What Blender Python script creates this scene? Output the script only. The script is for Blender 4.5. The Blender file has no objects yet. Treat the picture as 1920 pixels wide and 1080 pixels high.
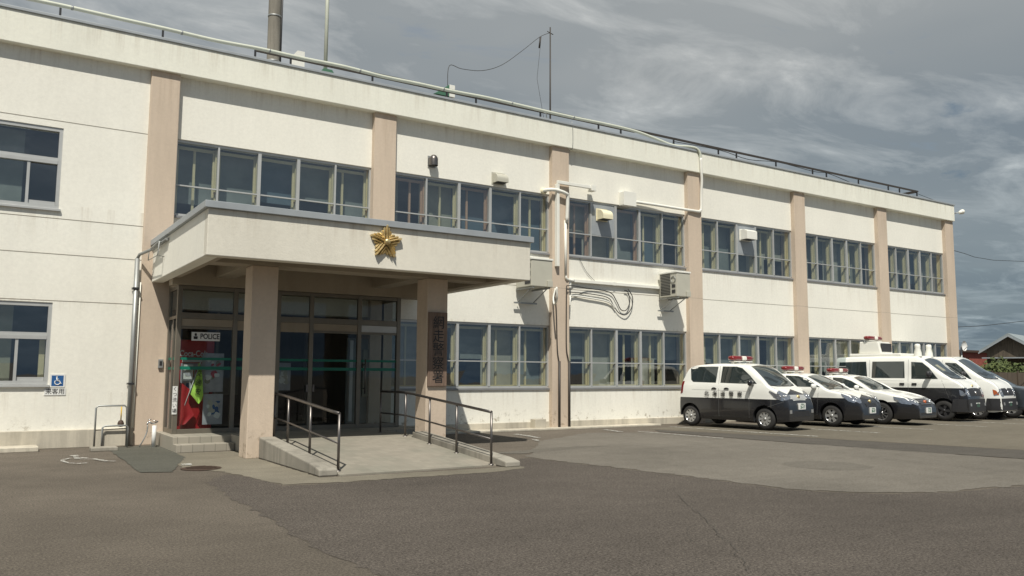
import bpy, bmesh, math, random
from mathutils import Vector, Matrix
from mathutils.bvhtree import BVHTree
random.seed(7)
R = math.radians
scene = bpy.context.scene
col = scene.collection

# ------------------------------------------------------------------ materials
def nm(name):
    m = bpy.data.materials.new(name); m.use_nodes = True
    nt = m.node_tree; b = nt.nodes['Principled BSDF']
    return m, nt, b
def link(nt, a, b): nt.links.new(a, b)
def coords(nt, scale=(1, 1, 1), kind='Object'):
    tc = nt.nodes.new('ShaderNodeTexCoord'); mp = nt.nodes.new('ShaderNodeMapping')
    mp.inputs['Scale'].default_value = scale
    link(nt, tc.outputs[kind], mp.inputs['Vector']); return mp.outputs['Vector']
def noise(nt, vec, scale, detail=4, rough=.55):
    n = nt.nodes.new('ShaderNodeTexNoise'); n.inputs['Scale'].default_value = scale
    n.inputs['Detail'].default_value = detail; n.inputs['Roughness'].default_value = rough
    link(nt, vec, n.inputs['Vector']); return n.outputs['Fac']
def ramp(nt, fac, stops):
    r = nt.nodes.new('ShaderNodeValToRGB'); e = r.color_ramp.elements
    while len(e) < len(stops): e.new(.5)
    for i, (p, c) in enumerate(stops):
        e[i].position = p; e[i].color = (c[0], c[1], c[2], 1) if hasattr(c, '__len__') else (c, c, c, 1)
    link(nt, fac, r.inputs['Fac']); return r.outputs['Color']
def mixc(nt, mode, fac, a, b):
    m = nt.nodes.new('ShaderNodeMix'); m.data_type = 'RGBA'; m.blend_type = mode
    if isinstance(fac, (int, float)): m.inputs[0].default_value = fac
    else: link(nt, fac, m.inputs[0])
    for s, v in ((6, a), (7, b)):
        if isinstance(v, tuple): m.inputs[s].default_value = (*v, 1)
        else: link(nt, v, m.inputs[s])
    return m.outputs[2]
def bump(nt, b, h, strength, dist=.01):
    bp = nt.nodes.new('ShaderNodeBump'); bp.inputs['Strength'].default_value = strength
    bp.inputs['Distance'].default_value = dist
    link(nt, h, bp.inputs['Height']); link(nt, bp.outputs['Normal'], b.inputs['Normal'])

def wall_mat(name, c, dirt=.16, streak=.12, rough=.85, gspec=.3, grainy=.6, stains=None):
    m, nt, b = nm(name)
    v = coords(nt)
    big = ramp(nt, noise(nt, v, .55, 5), [(.3, 1 - dirt), (.65, 1.0)])
    vs = coords(nt, (2.2, 2.2, .22))
    st = ramp(nt, noise(nt, vs, 1.6, 6, .65), [(.33, 1 - streak), (.55, 1.0)])
    fine = ramp(nt, noise(nt, v, 14, 4, .7), [(.25, .93), (.75, 1.03)])
    x = mixc(nt, 'MULTIPLY', 1, (c[0], c[1], c[2]), big)
    x = mixc(nt, 'MULTIPLY', 1, x, st); x = mixc(nt, 'MULTIPLY', 1, x, fine)
    if stains:
        # dirt runs below ledges and splash dirt near the ground, in object (= world) heights
        sp = nt.nodes.new('ShaderNodeSeparateXYZ'); link(nt, v, sp.inputs[0])
        drip = ramp(nt, noise(nt, coords(nt, (3.2, 3.2, .16)), 2.1, 7, .72), [(.50, 0.0), (.72, 1.0)])
        for z_hi, depth in stains:
            mr = nt.nodes.new('ShaderNodeMapRange'); mr.inputs['From Min'].default_value = z_hi - depth; mr.inputs['From Max'].default_value = z_hi
            mr.inputs['To Min'].default_value = 0; mr.inputs['To Max'].default_value = 1; link(nt, sp.outputs[2], mr.inputs['Value'])
            lt = nt.nodes.new('ShaderNodeMath'); lt.operation = 'LESS_THAN'; lt.inputs[1].default_value = z_hi + .02; link(nt, sp.outputs[2], lt.inputs[0])
            m1 = nt.nodes.new('ShaderNodeMath'); m1.operation = 'MULTIPLY'; link(nt, mr.outputs[0], m1.inputs[0]); link(nt, lt.outputs[0], m1.inputs[1])
            m2 = nt.nodes.new('ShaderNodeMath'); m2.operation = 'MULTIPLY'; link(nt, m1.outputs[0], m2.inputs[0]); link(nt, drip, m2.inputs[1])
            m3 = nt.nodes.new('ShaderNodeMath'); m3.operation = 'MULTIPLY'; m3.inputs[1].default_value = .42; link(nt, m2.outputs[0], m3.inputs[0])
            x = mixc(nt, 'MULTIPLY', m3.outputs[0], x, (.45, .36, .26))
        mr = nt.nodes.new('ShaderNodeMapRange'); mr.inputs['From Min'].default_value = .25; mr.inputs['From Max'].default_value = .62
        mr.inputs['To Min'].default_value = 1; mr.inputs['To Max'].default_value = 0; link(nt, sp.outputs[2], mr.inputs['Value'])
        ch = ramp(nt, noise(nt, v, 5.5, 7, .75), [(.55, 0.0), (.66, 1.0)])
        m4 = nt.nodes.new('ShaderNodeMath'); m4.operation = 'MULTIPLY'; link(nt, mr.outputs[0], m4.inputs[0]); link(nt, ch, m4.inputs[1])
        x = mixc(nt, 'MULTIPLY', m4.outputs[0], x, (.42, .38, .32))
    link(nt, x, b.inputs['Base Color']); b.inputs['Roughness'].default_value = rough
    b.inputs['Specular IOR Level'].default_value = gspec
    bump(nt, b, noise(nt, v, 38, 5, .65), grainy, .006)
    return m
def paint(name, c, rough=.5, metal=0, var=.12, nscale=3, spec=.5, coat=0):
    m, nt, b = nm(name)
    f = ramp(nt, noise(nt, coords(nt), nscale, 5), [(.3, 1 - var), (.7, 1 + var * .3)])
    x = mixc(nt, 'MULTIPLY', 1, tuple(c), f)
    link(nt, x, b.inputs['Base Color']); b.inputs['Roughness'].default_value = rough
    b.inputs['Metallic'].default_value = metal; b.inputs['Specular IOR Level'].default_value = spec
    b.inputs['Coat Weight'].default_value = coat; b.inputs['Coat Roughness'].default_value = .05
    return m
def asphalt(name, c, seed=0, speck=.35, patchy=.22):
    m, nt, b = nm(name)
    tc = nt.nodes.new('ShaderNodeTexCoord'); mp = nt.nodes.new('ShaderNodeMapping')
    mp.inputs['Location'].default_value = (seed * 3.1, seed * 1.7, 0); link(nt, tc.outputs['Object'], mp.inputs['Vector'])
    v = mp.outputs['Vector']
    big = ramp(nt, noise(nt, v, .28, 6, .6), [(.32, 1 - patchy), (.68, 1 + patchy * .5)])
    mid = ramp(nt, noise(nt, v, 2.3, 6, .7), [(.3, .9), (.7, 1.07)])
    fine = ramp(nt, noise(nt, v, 46, 4, .85), [(.33, 1 - speck), (.5, 1.0), (.68, 1 + speck * 1.3)])
    vor = nt.nodes.new('ShaderNodeTexVoronoi'); vor.inputs['Scale'].default_value = 26; link(nt, v, vor.inputs['Vector'])
    pale = ramp(nt, vor.outputs['Distance'], [(.04, 1.55), (.13, 1.0)])
    x = mixc(nt, 'MULTIPLY', 1, tuple(c), big); x = mixc(nt, 'MULTIPLY', 1, x, mid)
    oil = ramp(nt, noise(nt, v, 1.1, 7, .75), [(.60, 1.0), (.70, .84)])
    tyre = ramp(nt, noise(nt, coords(nt, (.35, 2.6, 1)), 1.2, 6, .7), [(.35, .93), (.6, 1.03)])
    x = mixc(nt, 'MULTIPLY', 1, x, oil); x = mixc(nt, 'MULTIPLY', .8, x, tyre)
    x = mixc(nt, 'MULTIPLY', 1, x, fine); x = mixc(nt, 'MULTIPLY', .7, x, pale)
    link(nt, x, b.inputs['Base Color']); b.inputs['Roughness'].default_value = .92
    b.inputs['Specular IOR Level'].default_value = .2
    bump(nt, b, noise(nt, v, 46, 5, .85), .9, .012)
    return m

M = {}
M['wall'] = wall_mat('cream_wall_paint', (.825, .805, .72), .06, .03, stains=[(4.665, .75), (1.03, .6), (2.80, .3), (7.70, .5)])
M['parapet'] = wall_mat('parapet_paint', (.82, .81, .71), .07, .04, stains=[(8.34, .55)])
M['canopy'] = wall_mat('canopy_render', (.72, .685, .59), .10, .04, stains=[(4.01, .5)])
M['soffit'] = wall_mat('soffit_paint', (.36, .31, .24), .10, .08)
M['pillar'] = wall_mat('beige_pillar', (.595, .49, .385), .10, .08, stains=[(7.7, 1.2)])
M['plinth'] = wall_mat('plinth_concrete', (.60, .55, .45), .32, .28, .9)
M['concrete'] = wall_mat('weathered_concrete', (.34, .315, .265), .38, .35, .92)
M['groove'] = paint('groove_shadow_line', (.27, .245, .20), .9)
M['alu'] = paint('aluminium_frame', (.50, .505, .49), .45, .35, .1)
M['sill'] = paint('sill_metal', (.26, .26, .26), .5, .3)
M['cream'] = paint('cream_inner_sash', (.56, .48, .29), .6, 0, .08)
M['rust'] = paint('reddish_inner_sash', (.42, .26, .17), .6)
M['coping'] = paint('grey_coping_metal', (.36, .385, .40), .5, .2, .12)
M['bronze'] = paint('bronze_anodised', (.20, .18, .145), .42, .5, .15)
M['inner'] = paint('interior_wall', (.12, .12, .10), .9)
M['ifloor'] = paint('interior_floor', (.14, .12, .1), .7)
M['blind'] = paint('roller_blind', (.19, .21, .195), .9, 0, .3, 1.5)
M['blindb'] = paint('sky_reflection_blind', (.085, .125, .155), .9, 0, .3, 1.5)  # blue of the reflected sky put into the blind colour for upper windows
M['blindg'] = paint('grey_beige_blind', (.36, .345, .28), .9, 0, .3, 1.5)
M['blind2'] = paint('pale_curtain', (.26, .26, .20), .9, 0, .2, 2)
M['white'] = paint('white_plastic', (.78, .77, .70), .45, 0, .06)
M['acgrey'] = paint('beige_grey_casing', (.47, .455, .38), .5, 0, .06)
M['ivory'] = paint('ivory_hood', (.76, .70, .50), .45, 0, .06)
M['dark'] = paint('dark_plastic', (.025, .025, .027), .5, 0, .1)
M['cable'] = paint('black_cable', (.02, .019, .018), .6)
M['rustpipe'] = paint('dark_conduit', (.045, .038, .032), .6)
M['steel'] = paint('brushed_steel', (.17, .155, .145), .38, .85, .15, 8)
M['greysteel'] = paint('galvanised_steel', (.35, .36, .35), .5, .6, .15)
M['pipe'] = paint('pale_roof_pipe', (.60, .62, .52), .45, .1, .1)
M['black'] = paint('black_gloss_text', (.012, .012, .012), .5)
M['signwhite'] = paint('sign_white', (.75, .75, .72), .5)
M['signblue'] = paint('sign_blue', (.02, .10, .28), .5)
M['green'] = paint('green_film', (.0, .15, .095), .5)
M['yellowgreen'] = paint('yellow_green_cloth', (.50, .78, .12), .8)
M['red'] = paint('red_panel', (.45, .02, .025), .35, 0, .1)
M['paper'] = paint('poster_paper', (.45, .45, .48), .7, 0, .25, 6)
M['road_white'] = paint('worn_white_marking', (.62, .61, .56), .9, 0, .45, 9)
M['brown'] = paint('rusty_iron', (.085, .055, .04), .7, .3, .3, 12)
M['rubber'] = paint('tyre_rubber', (.025, .024, .023), .85)
M['chrome'] = paint('alloy_silver', (.62, .62, .62), .22, .9, .05)
M['hubcap'] = paint('hubcap_silver', (.42, .42, .41), .35, .5, .08)
M['carwhite'] = paint('car_white_paint', (.80, .80, .75), .25, 0, .03, 1, .5, .7)
M['carblack'] = paint('car_black_paint', (.013, .013, .015), .22, 0, .05, 1, .5, .6)
M['cargrey'] = paint('car_dark_grey_paint', (.035, .042, .047), .25, .2, .05, 1, .5, .8)
M['seam'] = paint('panel_seam', (.10, .10, .10), .6)
M['lampred'] = paint('red_lamp_lens', (.20, .012, .014), .2, 0, .25, 9, .5, .4)
M['orange'] = paint('orange_lens', (.42, .10, .03), .2)
M['darkgreen'] = paint('green_box_paint', (.06, .16, .10), .6)
M['woodwall'] = None
M['roofgrey'] = paint('pale_sheet_roof', (.30, .34, .35), .5, .2, .12)
M['brickred'] = paint('reddish_wall', (.26, .07, .05), .85, 0, .25, 4)
M['yellow'] = paint('yellow_handle', (.65, .42, .05), .6)

def glass_mat(name, tint, trans, refl=.04):
    m, nt, b = nm(name)
    nt.nodes.remove(b)
    out = nt.nodes['Material Output']
    gl = nt.nodes.new('ShaderNodeBsdfGlossy'); gl.inputs['Roughness'].default_value = .015
    gl.inputs['Color'].default_value = (.92, .96, 1, 1)
    df = nt.nodes.new('ShaderNodeBsdfDiffuse'); df.inputs['Color'].default_value = (*tint, 1)
    tr = nt.nodes.new('ShaderNodeBsdfTransparent'); tr.inputs['Color'].default_value = (.84, .90, .90, 1)
    m1 = nt.nodes.new('ShaderNodeMixShader'); m1.inputs[0].default_value = trans
    link(nt, df.outputs[0], m1.inputs[1]); link(nt, tr.outputs[0], m1.inputs[2])
    lw = nt.nodes.new('ShaderNodeLayerWeight'); lw.inputs['Blend'].default_value = .5
    pw = nt.nodes.new('ShaderNodeMath'); pw.operation = 'POWER'; pw.inputs[1].default_value = 4.0; link(nt, lw.outputs['Facing'], pw.inputs[0])
    mul = nt.nodes.new('ShaderNodeMath'); mul.operation = 'MULTIPLY_ADD'; mul.inputs[1].default_value = .85; mul.inputs[2].default_value = .08 + refl
    link(nt, pw.outputs[0], mul.inputs[0])
    # faint waviness so reflections break up pane by pane
    bp = nt.nodes.new('ShaderNodeBump'); bp.inputs['Strength'].default_value = .06; bp.inputs['Distance'].default_value = .02
    link(nt, noise(nt, coords(nt), 1.3, 2), bp.inputs['Height'])
    link(nt, bp.outputs[0], gl.inputs['Normal'])
    m2 = nt.nodes.new('ShaderNodeMixShader'); link(nt, mul.outputs[0], m2.inputs[0])
    link(nt, m1.outputs[0], m2.inputs[1]); link(nt, gl.outputs[0], m2.inputs[2])
    link(nt, m2.outputs[0], out.inputs['Surface'])
    return m
M['glass'] = glass_mat('window_glass', (.05, .06, .065), .95, .07)
M['doorglass'] = glass_mat('entrance_glass', (.025, .025, .02), .86, -.045)
M['carglass'] = glass_mat('car_glass', (.018, .026, .026), .12, .03)
M['lampglass'] = paint('headlamp_lens', (.40, .42, .46), .12, .75, .35, 14, .8, .8)

def gold_mat():
    m, nt, b = nm('gold_emblem')
    f = ramp(nt, noise(nt, coords(nt), 9, 4), [(.35, (.50, .38, .18)), (.65, (.85, .68, .37))])
    link(nt, f, b.inputs['Base Color']); b.inputs['Metallic'].default_value = .75; b.inputs['Roughness'].default_value = .36
    return m
M['gold'] = gold_mat()

def tile_mat(name, c, sx, sy, mortar=.5, off=0.0):
    m, nt, b = nm(name)
    br = nt.nodes.new('ShaderNodeTexBrick'); br.offset = off
    br.inputs['Scale'].default_value = 1; br.inputs['Brick Width'].default_value = sx; br.inputs['Row Height'].default_value = sy
    br.inputs['Mortar Size'].default_value = .007; br.inputs['Bias'].default_value = 0
    br.inputs['Color1'].default_value = (*c, 1); br.inputs['Color2'].default_value = (*[x * .86 for x in c], 1)
    br.inputs['Mortar'].default_value = (*[x * mortar for x in c], 1)
    link(nt, coords(nt), br.inputs['Vector'])
    g = ramp(nt, noise(nt, coords(nt), .9, 5), [(.35, (.84, .86, .82)), (.6, (1.05, 1.02, .98))])
    x = mixc(nt, 'MULTIPLY', 1, br.outputs['Color'], g)
    link(nt, x, b.inputs['Base Color']); b.inputs['Roughness'].default_value = .75
    return m
M['ramptile'] = tile_mat('ramp_tiles', (.285, .265, .225), .15, .15, .86)
M['steptile'] = tile_mat('step_tiles', (.33, .31, .265), .2, 5, .6)

def worn_paint():
    m = M['road_white']; nt = m.node_tree; b = nt.nodes['Principled BSDF']; out = nt.nodes['Material Output']
    tr = nt.nodes.new('ShaderNodeBsdfTransparent'); mx = nt.nodes.new('ShaderNodeMixShader')
    f = ramp(nt, noise(nt, coords(nt), 16, 6, .75), [(.45, 0.0), (.56, 1.0)])
    link(nt, f, mx.inputs[0]); link(nt, tr.outputs[0], mx.inputs[1]); link(nt, b.outputs[0], mx.inputs[2]); link(nt, mx.outputs[0], out.inputs['Surface'])
worn_paint()
def wood_mat():
    m, nt, b = nm('weathered_board')
    v = coords(nt, (9, 9, .6))
    f = ramp(nt, noise(nt, v, 1.4, 6, .7), [(.3, (.035, .028, .02)), (.7, (.13, .10, .07))])
    link(nt, f, b.inputs['Base Color']); b.inputs['Roughness'].default_value = .9
    return m
M['woodwall'] = wood_mat()
def plate_wood():
    m, nt, b = nm('nameplate_wood')
    v = coords(nt, (6, 6, .5))
    f = ramp(nt, noise(nt, v, 2.2, 6, .7), [(.3, (.085, .055, .04)), (.7, (.24, .165, .12))])
    link(nt, f, b.inputs['Base Color']); b.inputs['Roughness'].default_value = .8
    return m
M['platewood'] = plate_wood()
def leaf_mat():
    m, nt, b = nm('leaves')
    f = ramp(nt, noise(nt, coords(nt), 3.0, 5), [(.3, (.03, .045, .012)), (.55, (.075, .10, .025)), (.75, (.15, .15, .05))])
    link(nt, f, b.inputs['Base Color']); b.inputs['Roughness'].default_value = .8
    return m
M['leaf'] = leaf_mat()
M['ground'] = asphalt('asphalt_ground', (.132, .113, .091), 0, .6)
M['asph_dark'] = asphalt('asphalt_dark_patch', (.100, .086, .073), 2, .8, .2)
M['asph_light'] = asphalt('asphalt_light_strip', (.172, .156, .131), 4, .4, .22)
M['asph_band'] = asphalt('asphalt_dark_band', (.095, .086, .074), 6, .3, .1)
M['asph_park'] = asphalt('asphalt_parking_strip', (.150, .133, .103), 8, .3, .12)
M['asph_green'] = asphalt('green_worn_patch', (.098, .097, .081), 10, .3, .1)
M['pad'] = asphalt('pale_cement_pad', (.20, .18, .14), 12, .2, .3)
M['crackm'] = paint('crack_fill', (.062, .055, .047), .95)
M['asph_ring'] = asphalt('asphalt_round_repair', (.146, .133, .112), 14, .3, .1)

# ------------------------------------------------------------------ object helpers
def link_obj(o, parent=None):
    col.objects.link(o)
    if parent is not None: o.parent = parent
    return o
def tag(o, label, cat=None, group=None, kind=None):
    if label: o['label'] = label
    if cat: o['category'] = cat
    if group: o['group'] = group
    if kind: o['kind'] = kind
    return o
def empty(name, loc=(0, 0, 0), rz=0):
    o = bpy.data.objects.new(name, None); o.location = loc; o.rotation_euler = (0, 0, rz)
    o.empty_display_size = .2
    return link_obj(o)

class MB:
    def __init__(s): s.v = []; s.f = []; s.m = []; s.mats = []; s.sm = []
    def mi(s, k):
        if k not in s.mats: s.mats.append(k)
        return s.mats.index(k)
    def add(s, vs, fs, k, smooth=False):
        b = len(s.v); s.v += [tuple(v) for v in vs]; i = s.mi(k)
        for f in fs: s.f.append([b + j for j in f]); s.m.append(i); s.sm.append(smooth)
    def box(s, x0, x1, y0, y1, z0, z1, k):
        if x0 > x1: x0, x1 = x1, x0
        if y0 > y1: y0, y1 = y1, y0
        if z0 > z1: z0, z1 = z1, z0
        vs = [(x0, y0, z0), (x1, y0, z0), (x1, y1, z0), (x0, y1, z0), (x0, y0, z1), (x1, y0, z1), (x1, y1, z1), (x0, y1, z1)]
        s.add(vs, [(0, 3, 2, 1), (4, 5, 6, 7), (0, 1, 5, 4), (1, 2, 6, 5), (2, 3, 7, 6), (3, 0, 4, 7)], k); return s
    def tube(s, pts, r, k, seg=10, caps=True):
        pts = [Vector(p) for p in pts]; n = len(pts); vs = []
        up = None
        for i, p in enumerate(pts):
            t = (pts[min(i + 1, n - 1)] - pts[max(i - 1, 0)]).normalized()
            if up is None:
                up = Vector((0, 0, 1)) if abs(t.z) < .9 else Vector((1, 0, 0))
            a = t.cross(up).normalized(); b = a.cross(t).normalized(); up = b
            rr = r[i] if hasattr(r, '__len__') else r
            for j in range(seg):
                q = 2 * math.pi * j / seg; vs.append(p + (a * math.cos(q) + b * math.sin(q)) * rr)
        fs = [(i * seg + j, i * seg + (j + 1) % seg, (i + 1) * seg + (j + 1) % seg, (i + 1) * seg + j) for i in range(n - 1) for j in range(seg)]
        s.add(vs, fs, k, True)
        if caps:
            b = len(s.v) - len(vs)
            s.f.append([b + j for j in range(seg)][::-1]); s.m.append(s.mi(k)); s.sm.append(False)
            s.f.append([b + (n - 1) * seg + j for j in range(seg)]); s.m.append(s.mi(k)); s.sm.append(False)
        return s
    def prism(s, poly, axis, a, b, k):
        """poly of 2-D points extruded from a to b along axis 'x','y','z'"""
        def P(u, v, w): return {'x': (w, u, v), 'y': (u, w, v), 'z': (u, v, w)}[axis]
        n = len(poly); vs = [P(u, v, a) for u, v in poly] + [P(u, v, b) for u, v in poly]
        fs = [tuple(range(n))[::-1], tuple(range(n, 2 * n))] + [(i, (i + 1) % n, n + (i + 1) % n, n + i) for i in range(n)]
        s.add(vs, fs, k); return s
    def lathe(s, prof, c, axis, k, seg=24, smooth=True):
        vs = []
        for r, h in prof:
            for j in range(seg):
                q = 2 * math.pi * j / seg; u, v = r * math.cos(q), r * math.sin(q)
                vs.append({'z': (c[0] + u, c[1] + v, c[2] + h), 'y': (c[0] + u, c[1] + h, c[2] + v), 'x': (c[0] + h, c[1] + u, c[2] + v)}[axis])
        n = len(prof)
        fs = [(i * seg + j, i * seg + (j + 1) % seg, (i + 1) * seg + (j + 1) % seg, (i + 1) * seg + j) for i in range(n - 1) for j in range(seg)]
        s.add(vs, fs, k, smooth); return s
    def build(s, name, parent=None, bevel=0, fix=True, label=None):
        me = bpy.data.meshes.new(name); me.from_pydata(s.v, [], s.f)
        for k in s.mats: me.materials.append(M[k])
        me.polygons.foreach_set('material_index', s.m); me.polygons.foreach_set('use_smooth', s.sm)
        me.update()
        if fix:
            bm = bmesh.new(); bm.from_mesh(me); bmesh.ops.recalc_face_normals(bm, faces=bm.faces); bm.to_mesh(me); bm.free()
        o = bpy.data.objects.new(name, me); link_obj(o, parent)
        if bevel:
            md = o.modifiers.new('edge', 'BEVEL'); md.width = bevel; md.segments = 2; md.limit_method = 'ANGLE'; md.angle_limit = R(40)
        if label: o['label'] = label
        return o

def smooth_path(pts, n=6):
    P = [Vector(p) for p in pts]; out = []
    for i in range(len(P) - 1):
        p0, p1, p2, p3 = P[max(i - 1, 0)], P[i], P[i + 1], P[min(i + 2, len(P) - 1)]
        for j in range(n):
            t = j / n
            out.append(.5 * ((2 * p1) + (-p0 + p2) * t + (2 * p0 - 5 * p1 + 4 * p2 - p3) * t * t + (-p0 + 3 * p1 - 3 * p2 + p3) * t ** 3))
    out.append(P[-1]); return out

def text_mesh(name, txt, size, mat, loc, rot, parent=None, sx=1.0, bold=0.0, depth=.002, align='CENTER', spacing=1.0, line=1.0):
    cu = bpy.data.curves.new(name, 'FONT'); cu.body = txt; cu.size = size; cu.extrude = depth
    cu.align_x = align; cu.align_y = 'CENTER'; cu.offset = bold if max(txt) < '\u3000' else 0; cu.space_character = spacing; cu.space_line = line
    cu.resolution_u = 4
    tmp = bpy.data.objects.new(name + '_c', cu); col.objects.link(tmp)
    dg = bpy.context.evaluated_depsgraph_get(); me = bpy.data.meshes.new_from_object(tmp.evaluated_get(dg))
    bpy.data.objects.remove(tmp); me.name = name
    me.materials.clear(); me.materials.append(M[mat])
    for v in me.vertices: v.co.x *= sx
    o = bpy.data.objects.new(name, me); o.location = loc; o.rotation_euler = rot
    return link_obj(o, parent)
FACE = (R(90), 0, 0)      # text standing on a wall that faces -Y

# ================================================================== SETTING
def sheet(name, poly, z, mat, jag=.05, step=.11, label=None):
    pts = []
    for i in range(len(poly)):
        a = Vector(poly[i]); b = Vector(poly[(i + 1) % len(poly)]); d = (b - a).length; n = max(1, int(d / step))
        for j in range(n):
            p = a.lerp(b, j / n)
            if jag: p = p + Vector((random.uniform(-jag, jag), random.uniform(-jag, jag)))
            pts.append(p)
    bm = bmesh.new(); bm.faces.new([bm.verts.new((p[0], p[1], z)) for p in pts])
    bmesh.ops.recalc_face_normals(bm, faces=bm.faces)
    bmesh.ops.triangulate(bm, faces=bm.faces)
    for f in bm.faces:
        if f.normal.z < 0: f.normal_flip()
    me = bpy.data.meshes.new(name); bm.to_mesh(me); bm.free(); me.materials.append(M[mat])
    o = link_obj(bpy.data.objects.new(name, me)); o['kind'] = 'structure'
    return o
g = MB(); g.add([(-400, -300, 0), (700, -300, 0), (700, 900, 0), (-400, 900, 0)], [(0, 1, 2, 3)], 'ground')
g.build('ground')['kind'] = 'structure'
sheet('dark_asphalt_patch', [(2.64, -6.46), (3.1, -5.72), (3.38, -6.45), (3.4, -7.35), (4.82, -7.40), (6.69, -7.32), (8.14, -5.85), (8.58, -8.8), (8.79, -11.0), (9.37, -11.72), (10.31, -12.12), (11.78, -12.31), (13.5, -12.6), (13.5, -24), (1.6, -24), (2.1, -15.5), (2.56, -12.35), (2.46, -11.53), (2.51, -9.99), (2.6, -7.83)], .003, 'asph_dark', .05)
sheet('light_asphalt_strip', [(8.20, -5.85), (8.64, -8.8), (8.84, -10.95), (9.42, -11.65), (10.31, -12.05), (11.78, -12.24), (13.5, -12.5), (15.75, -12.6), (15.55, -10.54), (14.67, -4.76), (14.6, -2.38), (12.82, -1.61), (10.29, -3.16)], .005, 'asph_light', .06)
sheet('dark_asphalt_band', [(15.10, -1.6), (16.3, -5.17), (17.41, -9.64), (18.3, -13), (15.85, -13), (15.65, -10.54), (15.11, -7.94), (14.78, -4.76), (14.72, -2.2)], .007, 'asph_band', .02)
sheet('parking_strip', [(15.2, -1.0), (40, -.6), (70, -2), (70, -18), (19.5, -18), (17.55, -9.6), (16.4, -5.1)], .003, 'asph_park', .03)
sheet('cement_pad', [(3.05, -2.1), (4.1, -2.2), (4.1, -6.75), (4.43, -6.80), (6.76, -6.95), (7.35, -6.85), (7.23, -7.21), (6.54, -7.40), (4.23, -7.35), (3.45, -7.2), (3.14, -5.38), (2.71, -4.57)], .005, 'pad', .03)
sheet('green_worn_patch', [(2.14, -.3), (2.16, -1.55), (2.08, -4.9), (2.5, -5.05), (2.7, -4.3), (3.1, -2.9), (3.15, -.5), (3.2, -.2)], .008, 'asph_green', .02)
sheet('round_repair_patch', [(11.65 + .68 * math.cos(a * math.pi / 12), -9.36 + .68 * math.sin(a * math.pi / 12)) for a in range(24)], .0065, 'asph_ring', .03)
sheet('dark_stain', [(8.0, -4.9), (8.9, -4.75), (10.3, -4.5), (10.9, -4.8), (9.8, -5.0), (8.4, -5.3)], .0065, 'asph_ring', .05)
def stroke(name, pts, w, z, mat='road_white'):
    b = MB(); P = [Vector(p) for p in pts]; L = []
    for i, p in enumerate(P):
        t = (P[min(i + 1, len(P) - 1)] - P[max(i - 1, 0)]).normalized(); n = Vector((-t.y, t.x))
        ww = (w[i] if hasattr(w, '__len__') else w) / 2
        L.append((p + n * ww, p - n * ww))
    vs = [(q.x, q.y, z) for ab in L for q in ab]
    b.add(vs, [(2 * i, 2 * i + 1, 2 * i + 3, 2 * i + 2) for i in range(len(P) - 1)], mat)
    o = b.build(name, fix=False)
    for pl in o.data.polygons:
        if pl.normal.z < 0: pl.flip()
    o['kind'] = 'structure'; return o
stroke('parking_line', [(10.95, -1.2), (10.92, -1.8), (10.80, -2.45)], .13, .017)
stroke('parking_line', [(13.93, -.95), (13.72, -1.9)], .14, .017)
stroke('parking_line', [(14.25, -1.9), (14.32, -3.0), (14.4, -4.6)], .11, .017)
stroke('parking_line', [(10.45, -2.75), (10.3, -3.15)], .10, .017)
for xx in (16.3, 18.75, 21.2, 23.9, 26.3, 28.8, 31.3):
    stroke('parking_line', [(xx, -.9), (xx + .25, -3.2), (xx + .55, -5.3)], .12, .017)
def crack(pts, w):
    P = []
    for i in range(len(pts) - 1):
        a, b = Vector(pts[i]), Vector(pts[i + 1])
        for j in range(5):
            P.append(a.lerp(b, j / 5) + Vector((random.uniform(-.03, .03), random.uniform(-.03, .03))))
    stroke('asphalt_crack', P, [w * random.uniform(.35, 1.2) for _ in P], .018, 'crackm')
crack([(7.62, -10.02), (6.7, -11.21), (6.3, -11.84), (5.82, -12.47), (5.48, -12.95), (5.1, -13.42), (4.82, -13.74)], .007)
crack([(5.77, -12.13), (5.32, -12.67), (5.16, -12.93)], .005)
# painted wheelchair mark on the ground (worn)
hb = [(1.50 + .23 * math.cos(a), -2.72 + .50 * math.sin(a)) for a in [math.pi * (.25 + 1.35 * i / 16) for i in range(17)]]
stroke('wheelchair_marking', hb, .07, .017)
stroke('wheelchair_marking', [(1.52, -2.0), (1.50, -2.45), (1.74, -2.60), (1.86, -3.05), (1.98, -3.15)], .085, .0175)
stroke('wheelchair_marking', [(1.50, -1.75), (1.53, -1.90)], .14, .018)

def cover(name, x, y, r, mat, label, cat):
    b = MB(); b.lathe([(r * 1.08, .006), (r * 1.08, .013), (r, .015), (r * .97, .010), (r * .95, .018), (0.001, .020)], (x, y, 0), 'z', mat, 32, False)
    for k in range(-3, 4):
        c = math.sqrt(max(0, (r * .85) ** 2 - (k * r * .25) ** 2)); b.box(x - c, x + c, y + k * r * .25 - .012, y + k * r * .25 + .012, .0205, .0245, mat)
    tag(b.build(name), label, cat); return b
cover('manhole_cover', 2.95, -4.80, .27, 'brown', 'rusty round iron cover in the ground in front of the entrance steps', 'manhole cover')
b = MB(); b.box(2.78, 2.92, -4.3, -4.2, .013, .03, 'road_white'); tag(b.build('white_marker'), 'small white marker block on the ground beside the rusty iron cover', 'marker')

# ================================================================== BUILDING
PX = [2.6997, 7.6871, 12.9308, 18.0583, 23.0704, 27.8255, 32.378]; PW = .567
XE = PX[6] + PW
FT, FB, UT, UB, LT, LB = 8.40, 7.70, 6.36, 4.665, 2.757, 1.03
YW = .15            # face of the wall panels, pillars stand at y = 0
bld = empty('police_station', (0, 0, 0))
tag(bld, 'long two storey cream building with beige pillars and an entrance canopy', 'police station')
b = MB()
b.box(-12, PX[0] - .001, YW - .06, .55, .30, FB, 'wall')  # left wing solid, window holes made below
lw = b.build('wall', bld)
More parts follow.
